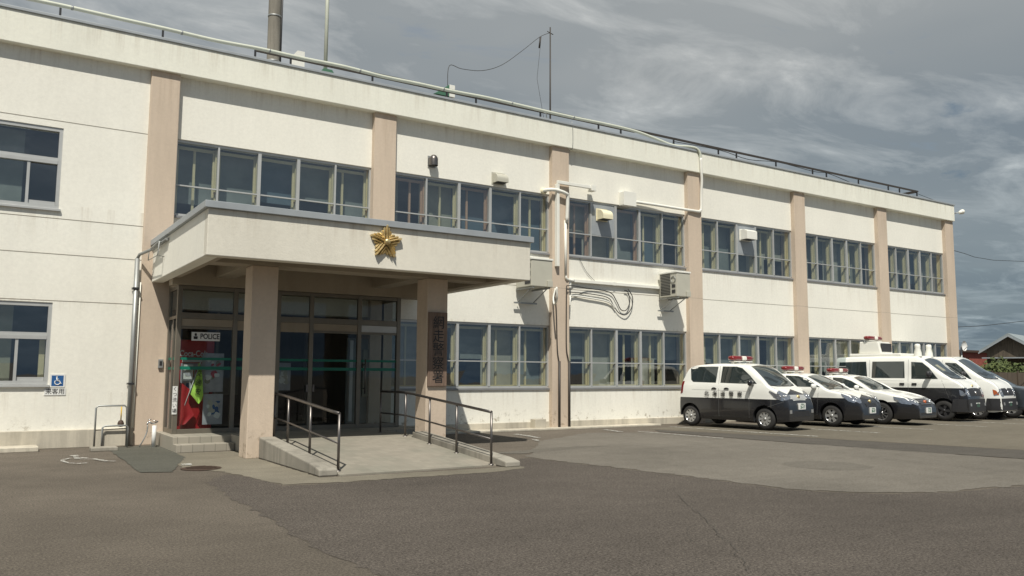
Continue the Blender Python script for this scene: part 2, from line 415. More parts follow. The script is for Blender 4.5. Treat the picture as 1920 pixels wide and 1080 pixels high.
# replace by pieces around the two left windows
bpy.data.objects.remove(lw)
WLX0, WLX1 = -1.15, 1.17
WL = [(1.163, 2.769), (4.555, 6.205)]
YL = YW - .06
b = MB()
b.box(-12, WLX0, YL, .55, .34, FB, 'wall'); b.box(WLX1, PX[0], YL, .55, .34, FB, 'wall')
b.box(WLX0, WLX1, YL, .55, .34, WL[0][0], 'wall'); b.box(WLX0, WLX1, YL, .55, WL[0][1], WL[1][0], 'wall'); b.box(WLX0, WLX1, YL, .55, WL[1][1], FB, 'wall')
for k in range(6):
    x0, x1 = PX[k] + PW, PX[k + 1]
    b.box(x0, x1, YW, .55, UT, FB, 'wall'); b.box(x0, x1, YW, .55, LT, UB, 'wall')
    if k == 0: b.box(8.05, x1, YW, .55, .0, LB, 'wall') if x1 > 8.05 else None
    else: b.box(x0, x1, YW, .55, .20, LB, 'wall')
b.box(XE, XE + .001, .1, 13, 0, FB, 'wall')
b.box(PX[6] + .1, XE - .003, .56, 13, 0, FB, 'wall')          # end wall
b.box(-12, XE - .003, 12.6, 13, 0, FB, 'wall')                # back wall
b.build('wall', bld, .006)
b = MB(); b.box(-12, PX[0], .0, .5, 0, .34, 'plinth')
b.box(-12, 1.05, -.55, .0, 0, .085, 'plinth')
b.build('plinth', bld, .01)
b = MB()
for k in range(1, 6): b.box(PX[k] + PW + (.05 if k == 1 else 0), PX[k + 1], YW - .035, .5, 0, .20, 'plinth')
b.box(PX[1] + PW, 16.5, -.35, YW - .04, 0, .05, 'plinth')
b.box(12.3, 12.65, -.12, YW - .04, .0, .28, 'plinth')
b.build('plinth', bld, .01)
# thin construction joints
b = MB()
for z in (6.335, 4.40, 3.705, 2.80):
    if 6.205 < z or z < 2.77 or True:
        xa = WLX1 + .02 if (4.5 < z < 6.3) else -12
        b.box(xa, PX[0] - .003, YL - .0025, YL + .01, z, z + .014, 'groove')
for k in range(1, 6): b.box(PX[k] + PW, PX[k + 1], YW - .0025, YW + .01, 3.775, 3.789, 'groove')
b.build('joint_line', bld)
# pillars
for k, x in enumerate(PX):
    b = MB(); b.box(x, x + PW, 0, .6, .0, FB - .002, 'pillar')
    if k > 0: b.box(x - .002, x + PW + .002, -.002, .3, 3.775, 3.785, 'groove')
    b.build('pillar', bld, .012)
# parapet and roof
b = MB(); b.box(-12, XE + .02, -.08, .45, FB, FT - .06, 'parapet')
b.box(XE - .4, XE + .02, .45, 13, FB, FT - .06, 'parapet'); b.box(-12, XE - .4, 12.6, 13, FB, FT - .06, 'parapet')
b.build('parapet', bld, .01)
b = MB(); b.box(-12, XE + .04, -.11, .48, FT - .06, FT, 'coping'); b.box(XE - .43, XE + .04, .48, 13.03, FT - .06, FT, 'coping')
b.build('parapet_coping', bld, .008)
b = MB(); b.box(-12, XE - .41, .46, 12.59, 7.75, 7.95, 'concrete'); b.build('roof', bld)
# interior shell : floors, ceilings, back partition
b = MB()
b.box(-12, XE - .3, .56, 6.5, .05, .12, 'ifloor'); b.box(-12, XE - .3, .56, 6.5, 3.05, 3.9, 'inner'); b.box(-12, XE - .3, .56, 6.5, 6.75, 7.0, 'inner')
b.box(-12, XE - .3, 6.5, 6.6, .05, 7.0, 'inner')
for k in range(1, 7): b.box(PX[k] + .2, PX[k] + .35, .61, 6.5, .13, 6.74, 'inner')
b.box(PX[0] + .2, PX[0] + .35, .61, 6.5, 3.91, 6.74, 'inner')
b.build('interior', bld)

def bay_window(x0, x1, z0, z1, bar, lights=5, seed=0, style='n', panel=None):
    """outer aluminium grid, cream inner sashes behind it, glass, blinds"""
    rnd = random.Random(seed); yf = YW + .035
    b = MB(); t = .035
    b.box(x0 + .0, x1, yf, yf + .07, z1 - .06, z1, 'alu'); b.box(x0, x1, yf, yf + .07, z0 + .055, z0 + .105, 'alu')
    w = (x1 - x0) / lights; posts = [x0 + .02] + [x0 + w * i for i in range(1, lights)] + [x1 - .02]
    for i, px in enumerate(posts):
        hw = .019 if i in (0, 1, lights - 1, lights) else .036
        b.box(px - hw, px + hw, yf - .012, yf + .085, z0 + .10, z1 - .055, 'alu')
    b.box(x0 + .03, x1 - .03, yf + .008, yf + .062, bar - .014, bar + .014, 'alu')
    win = b.build('window', bld)
    b = MB(); b.box(x0, x1, YW - .035, YW + .20, z0, z0 + .052, 'sill'); b.build('sill', win, .005)
    # reveals
    b = MB(); b.box(x0 - .0, x1, yf + .15, .56, z1 - .02, z1 + .03, 'inner')
    ins = MB()
    yi = yf + .16
    for i in range(lights):
        xa, xb = posts[i] + .03, posts[i + 1] - .03
        k = 'rust' if (style == 'r' and i in (0, 2)) else 'cream'
        ins.box(xa, xa + .05, yi, yi + .045, z0 + .11, z1 - .09, k); ins.box(xb - .055, xb, yi, yi + .045, z0 + .11, z1 - .09, k)
        ins.box(xb - .015, xb + .03, yi - .055, yi - .002, z0 + .11, z1 - .09, k)
        ins.box(xa + .052, xb - .057, yi, yi + .045, z0 + .075, z0 + .135, k); ins.box(xa + .052, xb - .057, yi, yi + .045, z1 - .16, z1 - .10, 'cream' if k == 'cream' else k)
        if rnd.random() < .28 and style != 'n2':
            mx = xa + (xb - xa) * rnd.uniform(.25, .6)
            ins.box(mx, mx + .05, yi + .05, yi + .09, z0 + .11, z1 - .10, k)
        ins.box(xb - .03, xb + .01, yi - .09, yi - .06, bar - .09, bar - .05, 'rust')
    ins.build('inner_sash', win)
    p = MB()
    for i in range(lights):
        xa, xb = posts[i] + .018, posts[i + 1] - .018
        e = rnd.uniform(-.004, .004); e2 = rnd.uniform(-.003, .003)
        if panel and i in panel: za, zb = z0 + .10, bar - .018
        else: za, zb = z0 + .10, z1 - .058
        p.add([(xa, yf + .035 + e, za), (xb, yf + .035 - e, za), (xb, yf + .035 + e2, zb), (xa, yf + .035 - e2, zb)], [(0, 1, 2, 3)], 'glass')
    p.build('pane', win, fix=False)
    if panel:
        p = MB()
        for i in panel: p.box(posts[i] + .02, posts[i + 1] - .02, yf + .01, yf + .05, bar + .02, z1 - .06, 'coping')
        p.build('blank_panel', win)
    for i in range(lights):
        bl = MB()
        xa, xb = posts[i] - .0, posts[i + 1]
        r_ = rnd.random(); yb = .60 + .01 * (i % 2)
        mat = 'blind2' if (rnd.random() < .15) else (rnd.choice(('blindb', 'blindb', 'blind')) if z0 > 3 else rnd.choice(('blindg', 'blind', 'blindg')))
        if z0 > 3 and x0 > 13: mat = rnd.choice(('blindg', 'blind', 'blindb'))
        if r_ < .70: bl.box(xa, xb, yb, yb + .008, z0 + .08, z1 - .03, mat)
        elif r_ < .88: bl.box(xa, xb, yb, yb + .008, z0 + rnd.uniform(.4, .9), z1 - .03, mat)
        else:
            bl.box(xa, xa + w * .35, yb, yb + .03, z0 + .08, z1 - .03, 'blind2')
        bl.build('blind', win)
    return win
seeds = [3, 8, 14, 21, 33, 41]
for k in range(6):
    x0, x1 = PX[k] + PW, PX[k + 1]
    bay_window(x0, x1, UB, UT, 5.38 if k < 3 else 5.34, 5, seeds[k], 'r' if k in (1, 2) else 'n', panel=[1] if k == 2 else ([2] if k == 3 else None))
    if k == 0: continue
    bay_window(x0 + (0 if k > 1 else .0), x1, LB, LT, 1.77, 5, seeds[k] + 100, 'n')
# left wing windows
for i, (z0, z1) in enumerate(WL):
    yf = YL + .02; xm = .62; zt = z0 + (z1 - z0) * .56
    b = MB()
    b.box(WLX0, WLX1, yf, yf + .09, z1 - .075, z1, 'alu'); b.box(WLX0, WLX1, yf, yf + .09, z0 + .04, z0 + .11, 'alu')
    for px in (WLX0 + .03, WLX1 - .035): b.box(px - .03, px + .035, yf - .002, yf + .085, z0 + .11, z1 - .075, 'alu')
    b.box(WLX0 + .06, WLX1 - .065, yf - .01, yf + .08, zt, zt + .07, 'alu')
    b.box(WLX0 + .06, WLX1 - .065, yf + .02, yf + .06, zt + .072, zt + .13, 'alu')
    for px in (xm, xm - 1.1): b.box(px - .025, px + .025, yf + .005, yf + .075, z0 + .11, zt, 'alu')
    b.box(xm + .03, WLX1 - .07, yf + .035, yf + .06, z0 + .112, z0 + .18, 'alu')
    win = b.build('window', bld)
    b = MB(); b.box(WLX0 - .02, WLX1 + .03, YL - .05, YL + .1, z0 - .01, z0 + .035, 'alu'); b.build('sill', win, .004)
    b = MB(); y = yf + .05
    b.add([(WLX0, y, z0), (xm, y + .01, z0), (xm, y, z1), (WLX0, y, z1)], [(0, 1, 2, 3)], 'glass')
    b.add([(xm, y + .025, z0), (WLX1, y + .02, z0), (WLX1, y + .02, z1), (xm, y + .025, z1)], [(0, 1, 2, 3)], 'glass')
    b.build('pane', win, fix=False)
    b = MB()
    if i == 0:
        b.box(-.6, .55, .66, .70, z0, z1, 'blind2'); b.box(1.02, 1.12, .62, .66, z0, zt, 'cream')
    else: b.box(-1.1, .55, .7, .72, z0, z1, 'blind')
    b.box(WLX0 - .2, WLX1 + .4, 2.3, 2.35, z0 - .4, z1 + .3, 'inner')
    b.build('blind', win)

# ---- canopy
CX0, CX1, CY, CZ0, CZ1 = 2.90, 8.98, -4.75, 3.265, 4.01
b = MB()
th = .22
b.box(CX0, CX1, CY, CY + th, CZ0, CZ1, 'canopy'); b.box(CX0, CX0 + th, CY + th, -.002, CZ0, CZ1, 'wall'); b.box(CX1 - th, CX1, CY + th, YW - .002, CZ0, CZ1, 'canopy')
canopy = b.build('canopy', bld, .012)
b = MB()
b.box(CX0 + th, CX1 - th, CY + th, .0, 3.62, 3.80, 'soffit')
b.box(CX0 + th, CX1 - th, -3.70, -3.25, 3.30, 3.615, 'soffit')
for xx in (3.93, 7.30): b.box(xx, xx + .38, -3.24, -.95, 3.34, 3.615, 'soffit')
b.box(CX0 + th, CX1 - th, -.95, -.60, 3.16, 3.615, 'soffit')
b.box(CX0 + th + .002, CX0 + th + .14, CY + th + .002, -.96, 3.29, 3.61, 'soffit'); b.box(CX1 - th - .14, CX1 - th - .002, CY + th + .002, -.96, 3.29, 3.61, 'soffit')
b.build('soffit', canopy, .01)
b = MB(); b.box(CX0 - .06, CX1 + .05, CY - .06, CY + .26, CZ1, CZ1 + .11, 'coping'); b.box(CX0 - .06, CX0 + .26, CY + .26, -.002, CZ1, CZ1 + .11, 'coping'); b.box(CX1 - .24, CX1 + .05, CY + .26, .1, CZ1, CZ1 + .11, 'coping')
b.box(CX0 + .2, CX1 - .2, CY + .2, .0, CZ1 - .12, CZ1 - .05, 'concrete')
b.build('coping', canopy, .006)
for xx in (3.91, 7.28):
    b = MB(); b.box(xx, xx + .45, -3.70, -3.25, 0, 3.298, 'pillar'); b.build('canopy_column', bld, .014)
b = MB(); b.lathe([(.11, .0), (.11, -.03), (.085, -.09), (.001, -.11)], (5.15, -2.6, 3.62), 'z', 'dark', 18); b.build('ceiling_lamp', canopy)
# ---- landing, steps, ramp
b = MB()
b.box(3.12, 8.3, -1.72, YW - .05, 0, .26, 'steptile'); b.box(3.12, 4.15, -2.05, -1.722, 0, .14, 'steptile')
b.box(4.36, 7.28, -3.60, -1.722, 0, .26, 'ramptile')
b.box(4.16, 4.358, -3.24, -1.724, 0, .28, 'steptile')
b.build('landing', bld, .008)
b = MB(); b.prism([(-3.602, -.02), (-6.72, -.02), (-6.72, .022), (-3.602, .262)], 'x', 4.40, 7.0, 'ramptile')
ramp_o = b.build('ramp', bld)
b = MB(); b.prism([(-3.702, 0), (-6.66, 0), (-6.66, .10), (-6.35, .15), (-3.702, .36)], 'x', 4.12, 4.398, 'concrete'); b.build('side_wall', ramp_o, .02)
b = MB(); b.prism([(-3.702, 0), (-7.0, 0), (-7.0, .09), (-6.75, .13), (-3.702, .36)], 'x', 7.004, 7.279, 'concrete'); b.build('side_wall', ramp_o, .02)
# ---- glazed entrance vestibule
VX0, VX1, VY, VZ0, VZ1 = 3.24, 8.03, -.90, .26, 3.15
b = MB()
fw = .045
cols = [VX0 + .045, 4.36, 5.24, 5.95, 7.04, VX1 - .05]
for x in cols: b.box(x - fw, x + fw, VY - .04, VY + .05, VZ0, VZ1, 'bronze')
for z, h in ((VZ0, .09), (2.50, .12), (VZ1 - .07, .07), (2.30, .05)):
    for i in range(len(cols) - 1):
        if z == 2.30 and i in (1, 2): continue
        b.box(cols[i] + fw, cols[i + 1] - fw, VY - .03, VY + .04, z, z + h, 'bronze')
for y in (VY + .051, -.05): pass
b.box(VX0, VX0 + .06, -.12, -.03, VZ0, VZ1, 'bronze'); b.box(VX0 + .003, VX0 + .057, VY + .052, -.122, VZ0, VZ0 + .09, 'bronze')
b.box(VX0 + .003, VX0 + .057, VY + .052, -.122, 2.50, 2.56, 'bronze'); b.box(VX0 + .003, VX0 + .057, VY + .052, -.122, VZ1 - .07, VZ1, 'bronze')
b.box(VX0 + .003, VX0 + .057, VY + .3, VY + .35, VZ0 + .092, 2.498, 'bronze')
b.box(VX1 - .06, VX1, -.0, .1, VZ0, VZ1, 'bronze')
for z in (VZ0, 2.50, VZ1 - .07): b.box(VX1 - .057, VX1 - .003, VY + .052, -.002, z, z + .07, 'bronze')
for i in range(len(cols) - 1):
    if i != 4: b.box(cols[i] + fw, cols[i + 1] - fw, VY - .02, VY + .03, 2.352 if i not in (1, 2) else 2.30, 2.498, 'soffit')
b.box(cols[4] + fw, cols[5] - fw, VY - .025, VY + .03, 2.352, 2.498, 'alu')
vest = b.build('entrance_vestibule', bld, .004)
b = MB()
for i in range(len(cols) - 1):
    for z0, z1 in ((VZ0 + .09, 2.50), (2.62, VZ1 - .07)):
        b.add([(cols[i] + fw, VY, z0), (cols[i + 1] - fw, VY, z0), (cols[i + 1] - fw, VY, z1), (cols[i] + fw, VY, z1)], [(0, 1, 2, 3)], 'doorglass')
for x in (VX0 + .03, VX1 - .03): b.add([(x, VY + .05, VZ0 + .05), (x, -.05, VZ0 + .05), (x, -.05, VZ1), (x, VY + .05, VZ1)], [(0, 1, 2, 3)], 'doorglass')
b.build('pane', vest, fix=False)
b = MB()
for i in range(len(cols) - 1):
    for z in (1.50, 1.69): b.box(cols[i] + fw, cols[i + 1] - fw, VY - .008, VY - .004, z, z + (.05 if z > 1.6 else .065), 'green')
for z in (1.50, 1.69): b.box(VX0 + .026, VX0 + .028, VY + .06, -.13, z, z + .05, 'green')
b.build('safety_stripe', vest)
b = MB(); b.tube([(7.17, VY - .09, 1.0), (7.17, VY - .09, 1.75)], .016, 'steel', 8); b.box(7.155, 7.185, VY - .08, VY - .02, 1.1, 1.13, 'steel'); b.box(7.155, 7.185, VY - .08, VY - .02, 1.62, 1.65, 'steel'); b.build('door_handle', vest)
for xx in (5.86, 6.0):
    b = MB(); b.box(xx, xx + .04, VY - .06, VY - .03, 1.05, 1.20, 'steel'); b.build('door_handle', vest)
# hall behind the glass
b = MB()
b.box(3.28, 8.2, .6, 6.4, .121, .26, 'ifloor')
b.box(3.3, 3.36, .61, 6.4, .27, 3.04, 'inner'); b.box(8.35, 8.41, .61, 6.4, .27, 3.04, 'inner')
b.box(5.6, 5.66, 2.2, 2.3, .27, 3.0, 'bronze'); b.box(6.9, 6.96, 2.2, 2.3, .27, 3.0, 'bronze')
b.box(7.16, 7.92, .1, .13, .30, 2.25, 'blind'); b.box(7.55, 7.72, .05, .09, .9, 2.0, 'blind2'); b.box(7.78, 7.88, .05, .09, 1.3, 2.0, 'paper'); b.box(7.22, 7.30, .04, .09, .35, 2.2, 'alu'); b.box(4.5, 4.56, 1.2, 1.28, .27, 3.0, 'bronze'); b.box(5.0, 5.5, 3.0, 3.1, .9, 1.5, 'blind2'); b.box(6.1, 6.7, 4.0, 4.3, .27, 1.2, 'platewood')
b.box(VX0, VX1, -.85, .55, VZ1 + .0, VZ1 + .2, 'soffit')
b.build('hall', bld)

# ---- wall lettering & plates on the canopy ---------------------------------
# gold emblem : five groups of ridged rays round a boss
em = empty('gold_emblem', (5.90, CY - .005, 3.735))
tag(em, 'gold five pointed star emblem of ridged rays on the canopy front', 'emblem')
b = MB()
def ridge(b, ang, off, L, hw, h, back):
    d = Vector((math.sin(ang), 0, math.cos(ang))); n = Vector((math.cos(ang), 0, -math.sin(ang)))
    c = n * off; B = Vector((0, -back, 0)); H = Vector((0, -back - h, 0))
    st = d * abs(off) * 1.3; en = d * L; sh = d * (L - hw * .9)
    v = [c + st - n * hw + B, c + st + n * hw + B, c + sh + n * hw + B, c + en + B, c + sh - n * hw + B, c + st + H, c + sh + H]
    base = [Vector((q.x, 0, q.z)) for q in v[:5]]
    b.add(v + base, [(0, 5, 6, 4), (1, 2, 6, 5), (2, 3, 6), (3, 4, 6), (0, 1, 5), (0, 4, 11, 7), (4, 3, 10, 11), (3, 2, 9, 10), (2, 1, 8, 9)], 'gold')
for gidx in range(5):
    A = gidx * 2 * math.pi / 5 + R(2)
    for off, L, h, bk in ((0, .335, .040, .052), (.047, .285, .034, .036), (-.047, .285, .034, .036), (.090, .225, .028, .020), (-.090, .225, .028, .020)):
        ridge(b, A, off * .92, L * .93, .0215, h, bk)
    ridge(b, A + R(36), 0, .195, .022, .03, .012)
b.build('ray_star', em)
b = MB(); b.lathe([(.055, 0), (.055, -.10), (.045, -.115), (.02, -.125), (.001, -.127)], (0, 0, 0), 'y', 'gold', 20); b.build('boss', em)

# vertical wooden nameplate
np_ = empty('wooden_nameplate', (7.50, -3.705, 1.92)); tag(np_, 'tall dark wooden nameplate with vertical brush characters on the right canopy column', 'nameplate')
b = MB(); b.box(-.205, .205, -.045, 0, -.715, .715, 'platewood'); b.build('board', np_, .008)
for i, ch in enumerate('網走警察署'):
    text_mesh('character', ch, .27, 'black', (0.01, -.0475, .50 - i * .262), FACE, np_, .95, .006, .002)

# POLICE sign on the glass
ps = empty('police_sign', (3.80, VY - .012, 2.155)); tag(ps, 'white sign reading POLICE with an officer pictogram on the entrance glass', 'sign')
b = MB(); b.box(-.27, .27, -.012, 0, -.085, .085, 'signwhite'); b.build('board', ps)
text_mesh('lettering', 'POLICE', .145, 'black', (.075, -.0145, 0.0), FACE, ps, .78, .003, .001)
b = MB(); b.lathe([(.001, 0), (.022, 0), (.022, -.002)], (-.195, -.0135, .028), 'y', 'black', 14)
b.prism([(-.23, -.055), (-.16, -.055), (-.155, .0), (-.235, .0)], 'y', -.0155, -.0125, 'black'); b.prism([(-.225, .045), (-.165, .045), (-.195, .065)], 'y', -.0155, -.0125, 'black')
b.build('pictogram', ps)
# くつ洗い場
sw = empty('shoe_wash_sign', (3.265, VY - .045, .91)); tag(sw, 'narrow white vertical sign with Japanese characters on the vestibule corner post', 'sign')
b = MB(); b.box(-.045, .045, -.008, 0, -.27, .27, 'signwhite'); b.build('board', sw)
for i, ch in enumerate('くつ洗い場'): text_mesh('character', ch, .095, 'black', (0, -.0095, .21 - i * .105), FACE, sw, .9, .003, .001)
# wheelchair sign + 来客用
ws = empty('wheelchair_sign', (1.335, YL - .002, 1.275)); tag(ws, 'square blue and white wheelchair parking sign on the left wall', 'sign')
b = MB(); b.box(-.135, .125, -.01, 0, -.125, .125, 'signwhite'); b.build('board', ws)
b = MB(); b.box(-.105, .095, -.013, -.0102, -.10, .10, 'signblue'); b.build('blue_field', ws)
b = MB(); arc = [(.045 * math.cos(a) - .005, -.016, .045 * math.sin(a) - .03) for a in [math.pi * (.75 + 1.15 * i / 14) for i in range(15)]]
b.tube(arc, .009, 'signwhite', 6); b.tube([(-.02, -.016, .055), (-.015, -.016, -.0), (.03, -.016, -.005), (.05, -.016, -.055), (.065, -.016, -.05)], .009, 'signwhite', 6)
b.lathe([(.001, 0), (.015, 0), (.015, -.004)], (-.02, -.0135, .075), 'y', 'signwhite', 10); b.tube([(-.018, -.016, .03), (.02, -.016, .028)], .007, 'signwhite', 6)
b.build('wheelchair_symbol', ws)
vs_ = empty('visitor_sign', (1.30, YL - .002, 1.065)); tag(vs_, 'small white plate with three Japanese characters under the blue wheelchair sign', 'sign')
b = MB(); b.box(-.18, .18, -.01, 0, -.065, .065, 'signwhite'); b.build('board', vs_)
text_mesh('lettering', '来客用', .115, 'black', (0, -.0115, 0), FACE, vs_, .95, .004, .001)

# ---- things behind the entrance glass
vm = empty('vending_machine', (3.66, -.18, .27)); tag(vm, 'red drinks vending machine behind the left entrance glass', 'vending machine')
b = MB(); b.box(-.34, .42, -.3, .34, 0, 1.83, 'red'); b.build('cabinet', vm, .02)
text_mesh('lettering', 'Coca-Cola', .17, 'signwhite', (.02, -.303, 1.55), (R(90), R(0), 0), vm, .75, .003, .001)
b = MB(); b.box(-.22, .34, -.309, -.302, .75, 1.36, 'paper'); b.box(-.2, .3, -.312, -.3095, 1.38, 1.44, 'signwhite')
for i in range(6):
    for j in range(2): b.box(-.19 + i * .085, -.14 + i * .085, -.32, -.3095, .82 + j * .26, .96 + j * .26, ('red', 'signblue', 'signwhite', 'orange')[(i + j) % 4])
b.build('display_window', vm)
def poster(name, x, z0, z1, w, mat, y, label, extra=None):
    o = empty(name, (x, y, 0)); tag(o, label, 'poster')
    b = MB(); b.box(-w / 2, w / 2, -.004, 0, z0, z1, mat); b.build('sheet', o)
    b = MB(); rr = random.Random(x * 10)
    for k in range(13):
        a = rr.uniform(-w / 2 + .03, w / 2 - .16); c = rr.uniform(z0 + .05, z1 - .18)
        ww, hh = rr.uniform(.025, .07), rr.uniform(.015, .065); rt = rr.uniform(-.6, .6); pe = rr.choice((.45, 1.0, 1.0))
        el = []
        for q in range(14):
            t = 2 * math.pi * q / 14; ex, ez = ww * math.copysign(abs(math.cos(t)) ** pe, math.cos(t)), hh * math.copysign(abs(math.sin(t)) ** pe, math.sin(t))
            el.append((a + .07 + ex * math.cos(rt) - ez * math.sin(rt), c + .06 + ex * math.sin(rt) + ez * math.cos(rt)))
        b.prism(el, 'y', -.0062 - k * .0003, -.0045, rr.choice(extra))
    b.build('printed_motif', o); return o
poster('wall_poster', 4.02, .42, 1.02, .38, 'paper', VY + .12, 'pale printed poster low behind the left entrance glass', ['signwhite', 'signblue', 'acgrey'])
poster('wall_poster', 4.00, 1.06, 1.83, .42, 'paper', VY + .16, 'large red and white printed poster above the pale poster behind the glass', ['red', 'signwhite', 'blind2', 'signwhite', 'red'])
poster('wall_poster', 3.52, 1.28, 1.60, .20, 'signwhite', VY + .14, 'small white notice on the red machine behind the glass', ['acgrey', 'paper'])
poster('wall_poster', 5.24 + .22, 1.08, 1.66, .30, 'paper', VY + .22, 'pale notice standing inside just right of the left canopy column', ['signwhite', 'acgrey'])
def cloth(name, pts_l, pts_r, y, mat, label):
    b = MB(); n = len(pts_l); seg = 8; vs = []
    for i in range(n):
        for j in range(seg + 1):
            t = j / seg; x = pts_l[i][0] * (1 - t) + pts_r[i][0] * t; z = pts_l[i][1] * (1 - t) + pts_r[i][1] * t
            vs.append((x, y + .018 * math.sin(t * 9 + i * .7), z))
    b.add(vs, [(i * (seg + 1) + j, i * (seg + 1) + j + 1, (i + 1) * (seg + 1) + j + 1, (i + 1) * (seg + 1) + j) for i in range(n - 1) for j in range(seg)], mat, True)
    o = b.build(name, fix=False); tag(o, label, 'banner'); return o
yb = cloth('cloth_banner', [(3.70, 1.62), (3.655, 1.32), (3.60, 1.10), (3.58, 1.02), (3.66, .92), (3.72, .84)], [(3.73, 1.64), (3.78, 1.40), (3.80, 1.15), (3.81, 1.0), (3.79, .90), (3.74, .83)], VY + .06, 'yellowgreen', 'yellow green cloth banner with black lettering hanging behind the glass')
for i, (ch, dx, dz) in enumerate((('交', .0, 1.42), ('通', .0, 1.24), ('安', -.01, 1.06))):
    text_mesh('lettering', ch, .13, 'black', (3.715 + dx, VY + .035, dz), (R(90), R(8), 0), yb, .9, .004, .001)
cloth('cloth_banner', [(3.34, 1.28), (3.33, .9), (3.33, .6), (3.34, .40)], [(3.56, 1.12), (3.55, .85), (3.66, .62), (3.50, .44)], VY + .08, 'red', 'red cloth banner hanging low in the left corner behind the entrance glass')
b = MB(); b.tube([(3.36, VY + .1, .42), (3.74, VY + .05, 1.66)], .008, 'signwhite', 6); tag(b.build('banner_pole'), 'thin white pole leaning behind the entrance glass', 'pole')
ic = empty('intercom', (3.135, -.002, 1.62)); tag(ic, 'small grey intercom box on the leftmost pillar beside the vestibule', 'intercom')
b = MB(); b.box(-.04, .05, -.05, 0, -.09, .09, 'greysteel'); b.build('casing', ic, .006)
b = MB(); b.box(-.02, .03, -.054, -.0505, -.04, .05, 'dark'); b.build('screen', ic)

# ================================================================== THINGS ON THE FACADE
def handrail(name, pts, label):
    o = empty(name, (pts[0][0], pts[0][1], 0)); tag(o, label, 'handrail'); ox, oy = pts[0][0], pts[0][1]
    P = [(x - ox, y - oy, zb, zt) for x, y, zb, zt in pts]
    b = MB(); b.tube(smooth_path([(x, y, zt) for x, y, zb, zt in P], 3), .023, 'steel', 10); b.build('top_rail', o)
    b = MB(); b.tube([(x, y, zb + (zt - zb) * .48) for x, y, zb, zt in P], .016, 'steel', 8); b.build('mid_rail', o)
    for x, y, zb, zt in P:
        b = MB(); b.tube([(x, y, zb - .02), (x, y, zt - .01)], .020, 'steel', 10); b.lathe([(.045, -.01), (.045, .008), (.02, .012)], (x, y, zb), 'z', 'steel', 14); b.build('post', o)
rz = lambda y: .262 if y > -3.6 else max(.02, .262 - (.24 / 3.12) * (-3.6 - y))
handrail('handrail', [(4.48, y, rz(y), rz(y) + .82) for y in (-3.35, -4.12, -5.22, -6.45)], 'steel handrail on the left side of the entrance ramp')
handrail('handrail', [(6.93, y, rz(y), rz(y) + .82) for y in (-2.4, -3.55, -4.55, -5.55, -6.68)], 'steel handrail on the right side of the entrance ramp')

# condensers on brackets
def condenser(x, y, z, label, grille, W=.66):
    o = empty('air_conditioner_unit', (x, y, z)); tag(o, label, 'air conditioner', 'outdoor air conditioner units on the facade')
    D, H = .72, .74
    b = MB(); b.box(0, W, -D, 0, 0, H - .05, 'acgrey'); b.build('casing', o, .015)
    b = MB(); b.box(-.02, W + .02, -D - .02, .02, H - .05, H, 'white'); b.build('lid', o, .008)
    b = MB()
    if grille:
        for i in range(14): b.box(-.008, -.002, -D + .26, -.05, .06 + i * .045, .085 + i * .045, 'dark')
        ring = [(-.016, -D + .13 + .09 * math.cos(a), .50 + .09 * math.sin(a)) for a in [2 * math.pi * i / 18 for i in range(19)]]
        b.tube(ring, .01, 'greysteel', 6, False); b.box(-.01, -.002, -D + .06, -D + .2, .10, .20, 'dark'); b.box(-.01, -.002, -D + .06, -D + .2, .26, .35, 'dark')
    else:
        for i in range(3): b.box(-.01, -.002, -D + .05, -D + .30, .07 + i * .20, .19 + i * .20, 'dark')
    b.build('grille', o)
    b = MB()
    for xx in (.06, W - .10):
        b.box(xx, xx + .04, -D + .02, .1, -.045, -.005, 'greysteel'); b.tube([(xx + .02, -D + .15, -.04), (xx + .02, .05, -.36)], .014, 'greysteel', 6)
    b.box(-.06, W, -.02, .02, -.40, -.36, 'greysteel'); b.build('bracket', o)
    b = MB(); b.box(W - .18, W - .02, -D - .05, -D + .02 - .02, .0, .16, 'acgrey'); b.build('valve_cover', o, .006)
condenser(11.78, YW - .12, 3.69, 'beige air conditioner unit with three dark slots beside the canopy end', False)
condenser(16.86, YW - .12, 3.71, 'beige air conditioner unit with slatted side grille on the wall between canopy and patrol cars', True, .54)

# vent hoods
def dome_vent():
    o = empty('round_vent_hood', (9.30, YW, 6.62)); tag(o, 'small dark steel dome vent hood above the upper windows over the canopy', 'vent hood')
    b = MB(); seg = 14
    prof = [(.11, 0), (.11, .16), (.10, .20), (.075, .245), (.04, .27), (.001, .28)]
    b.lathe(prof, (0, -.12, 0), 'z', 'steel', 20); b.box(-.1, .1, -.12, -.0, .02, .2, 'steel'); b.build('hood', o)
    b = MB(); b.box(-.11, .11, -.02, 0, -.03, .26, 'greysteel'); b.build('flange', o)
dome_vent()
def hood(x, z, w, h, d, mat, label, y=YW, box=False):
    o = empty('vent_hood', (x, y, z)); tag(o, label, 'vent hood')
    if box: prof = [(0, 0), (-d, .0), (-d, h * .82), (-d * .6, h), (0, h)]
    else: prof = [(0, h)] + [(-d * math.sin(a), h * .35 + h * .65 * math.cos(a)) for a in [math.pi / 2 * i / 7 for i in range(8)]] + [(-d, 0), (0, 0)]
    b = MB(); b.prism(prof, 'x', 0, w, mat); b.build('hood', o, .006)
    b = MB(); b.box(-.03, w + .03, -.012, .0, -.03, h + .03, mat); b.build('flange', o)
    b = MB(); b.box(.03, w - .03, -d + .03, -.03, -.01, -.002, 'dark'); b.build('opening', o)
hood(11.10, 6.44, .34, .26, .26, 'acgrey', 'grey square vent hood above the second row of upper windows', YW)
hood(14.62, 5.84, .36, .30, .30, 'ivory', 'ivory curved vent hood on the blank panel of the third upper window bay', YW + .03)
hood(20.55, 5.82, .48, .32, .30, 'white', 'white boxy vent hood on the fourth upper window bay', YW + .03, True)
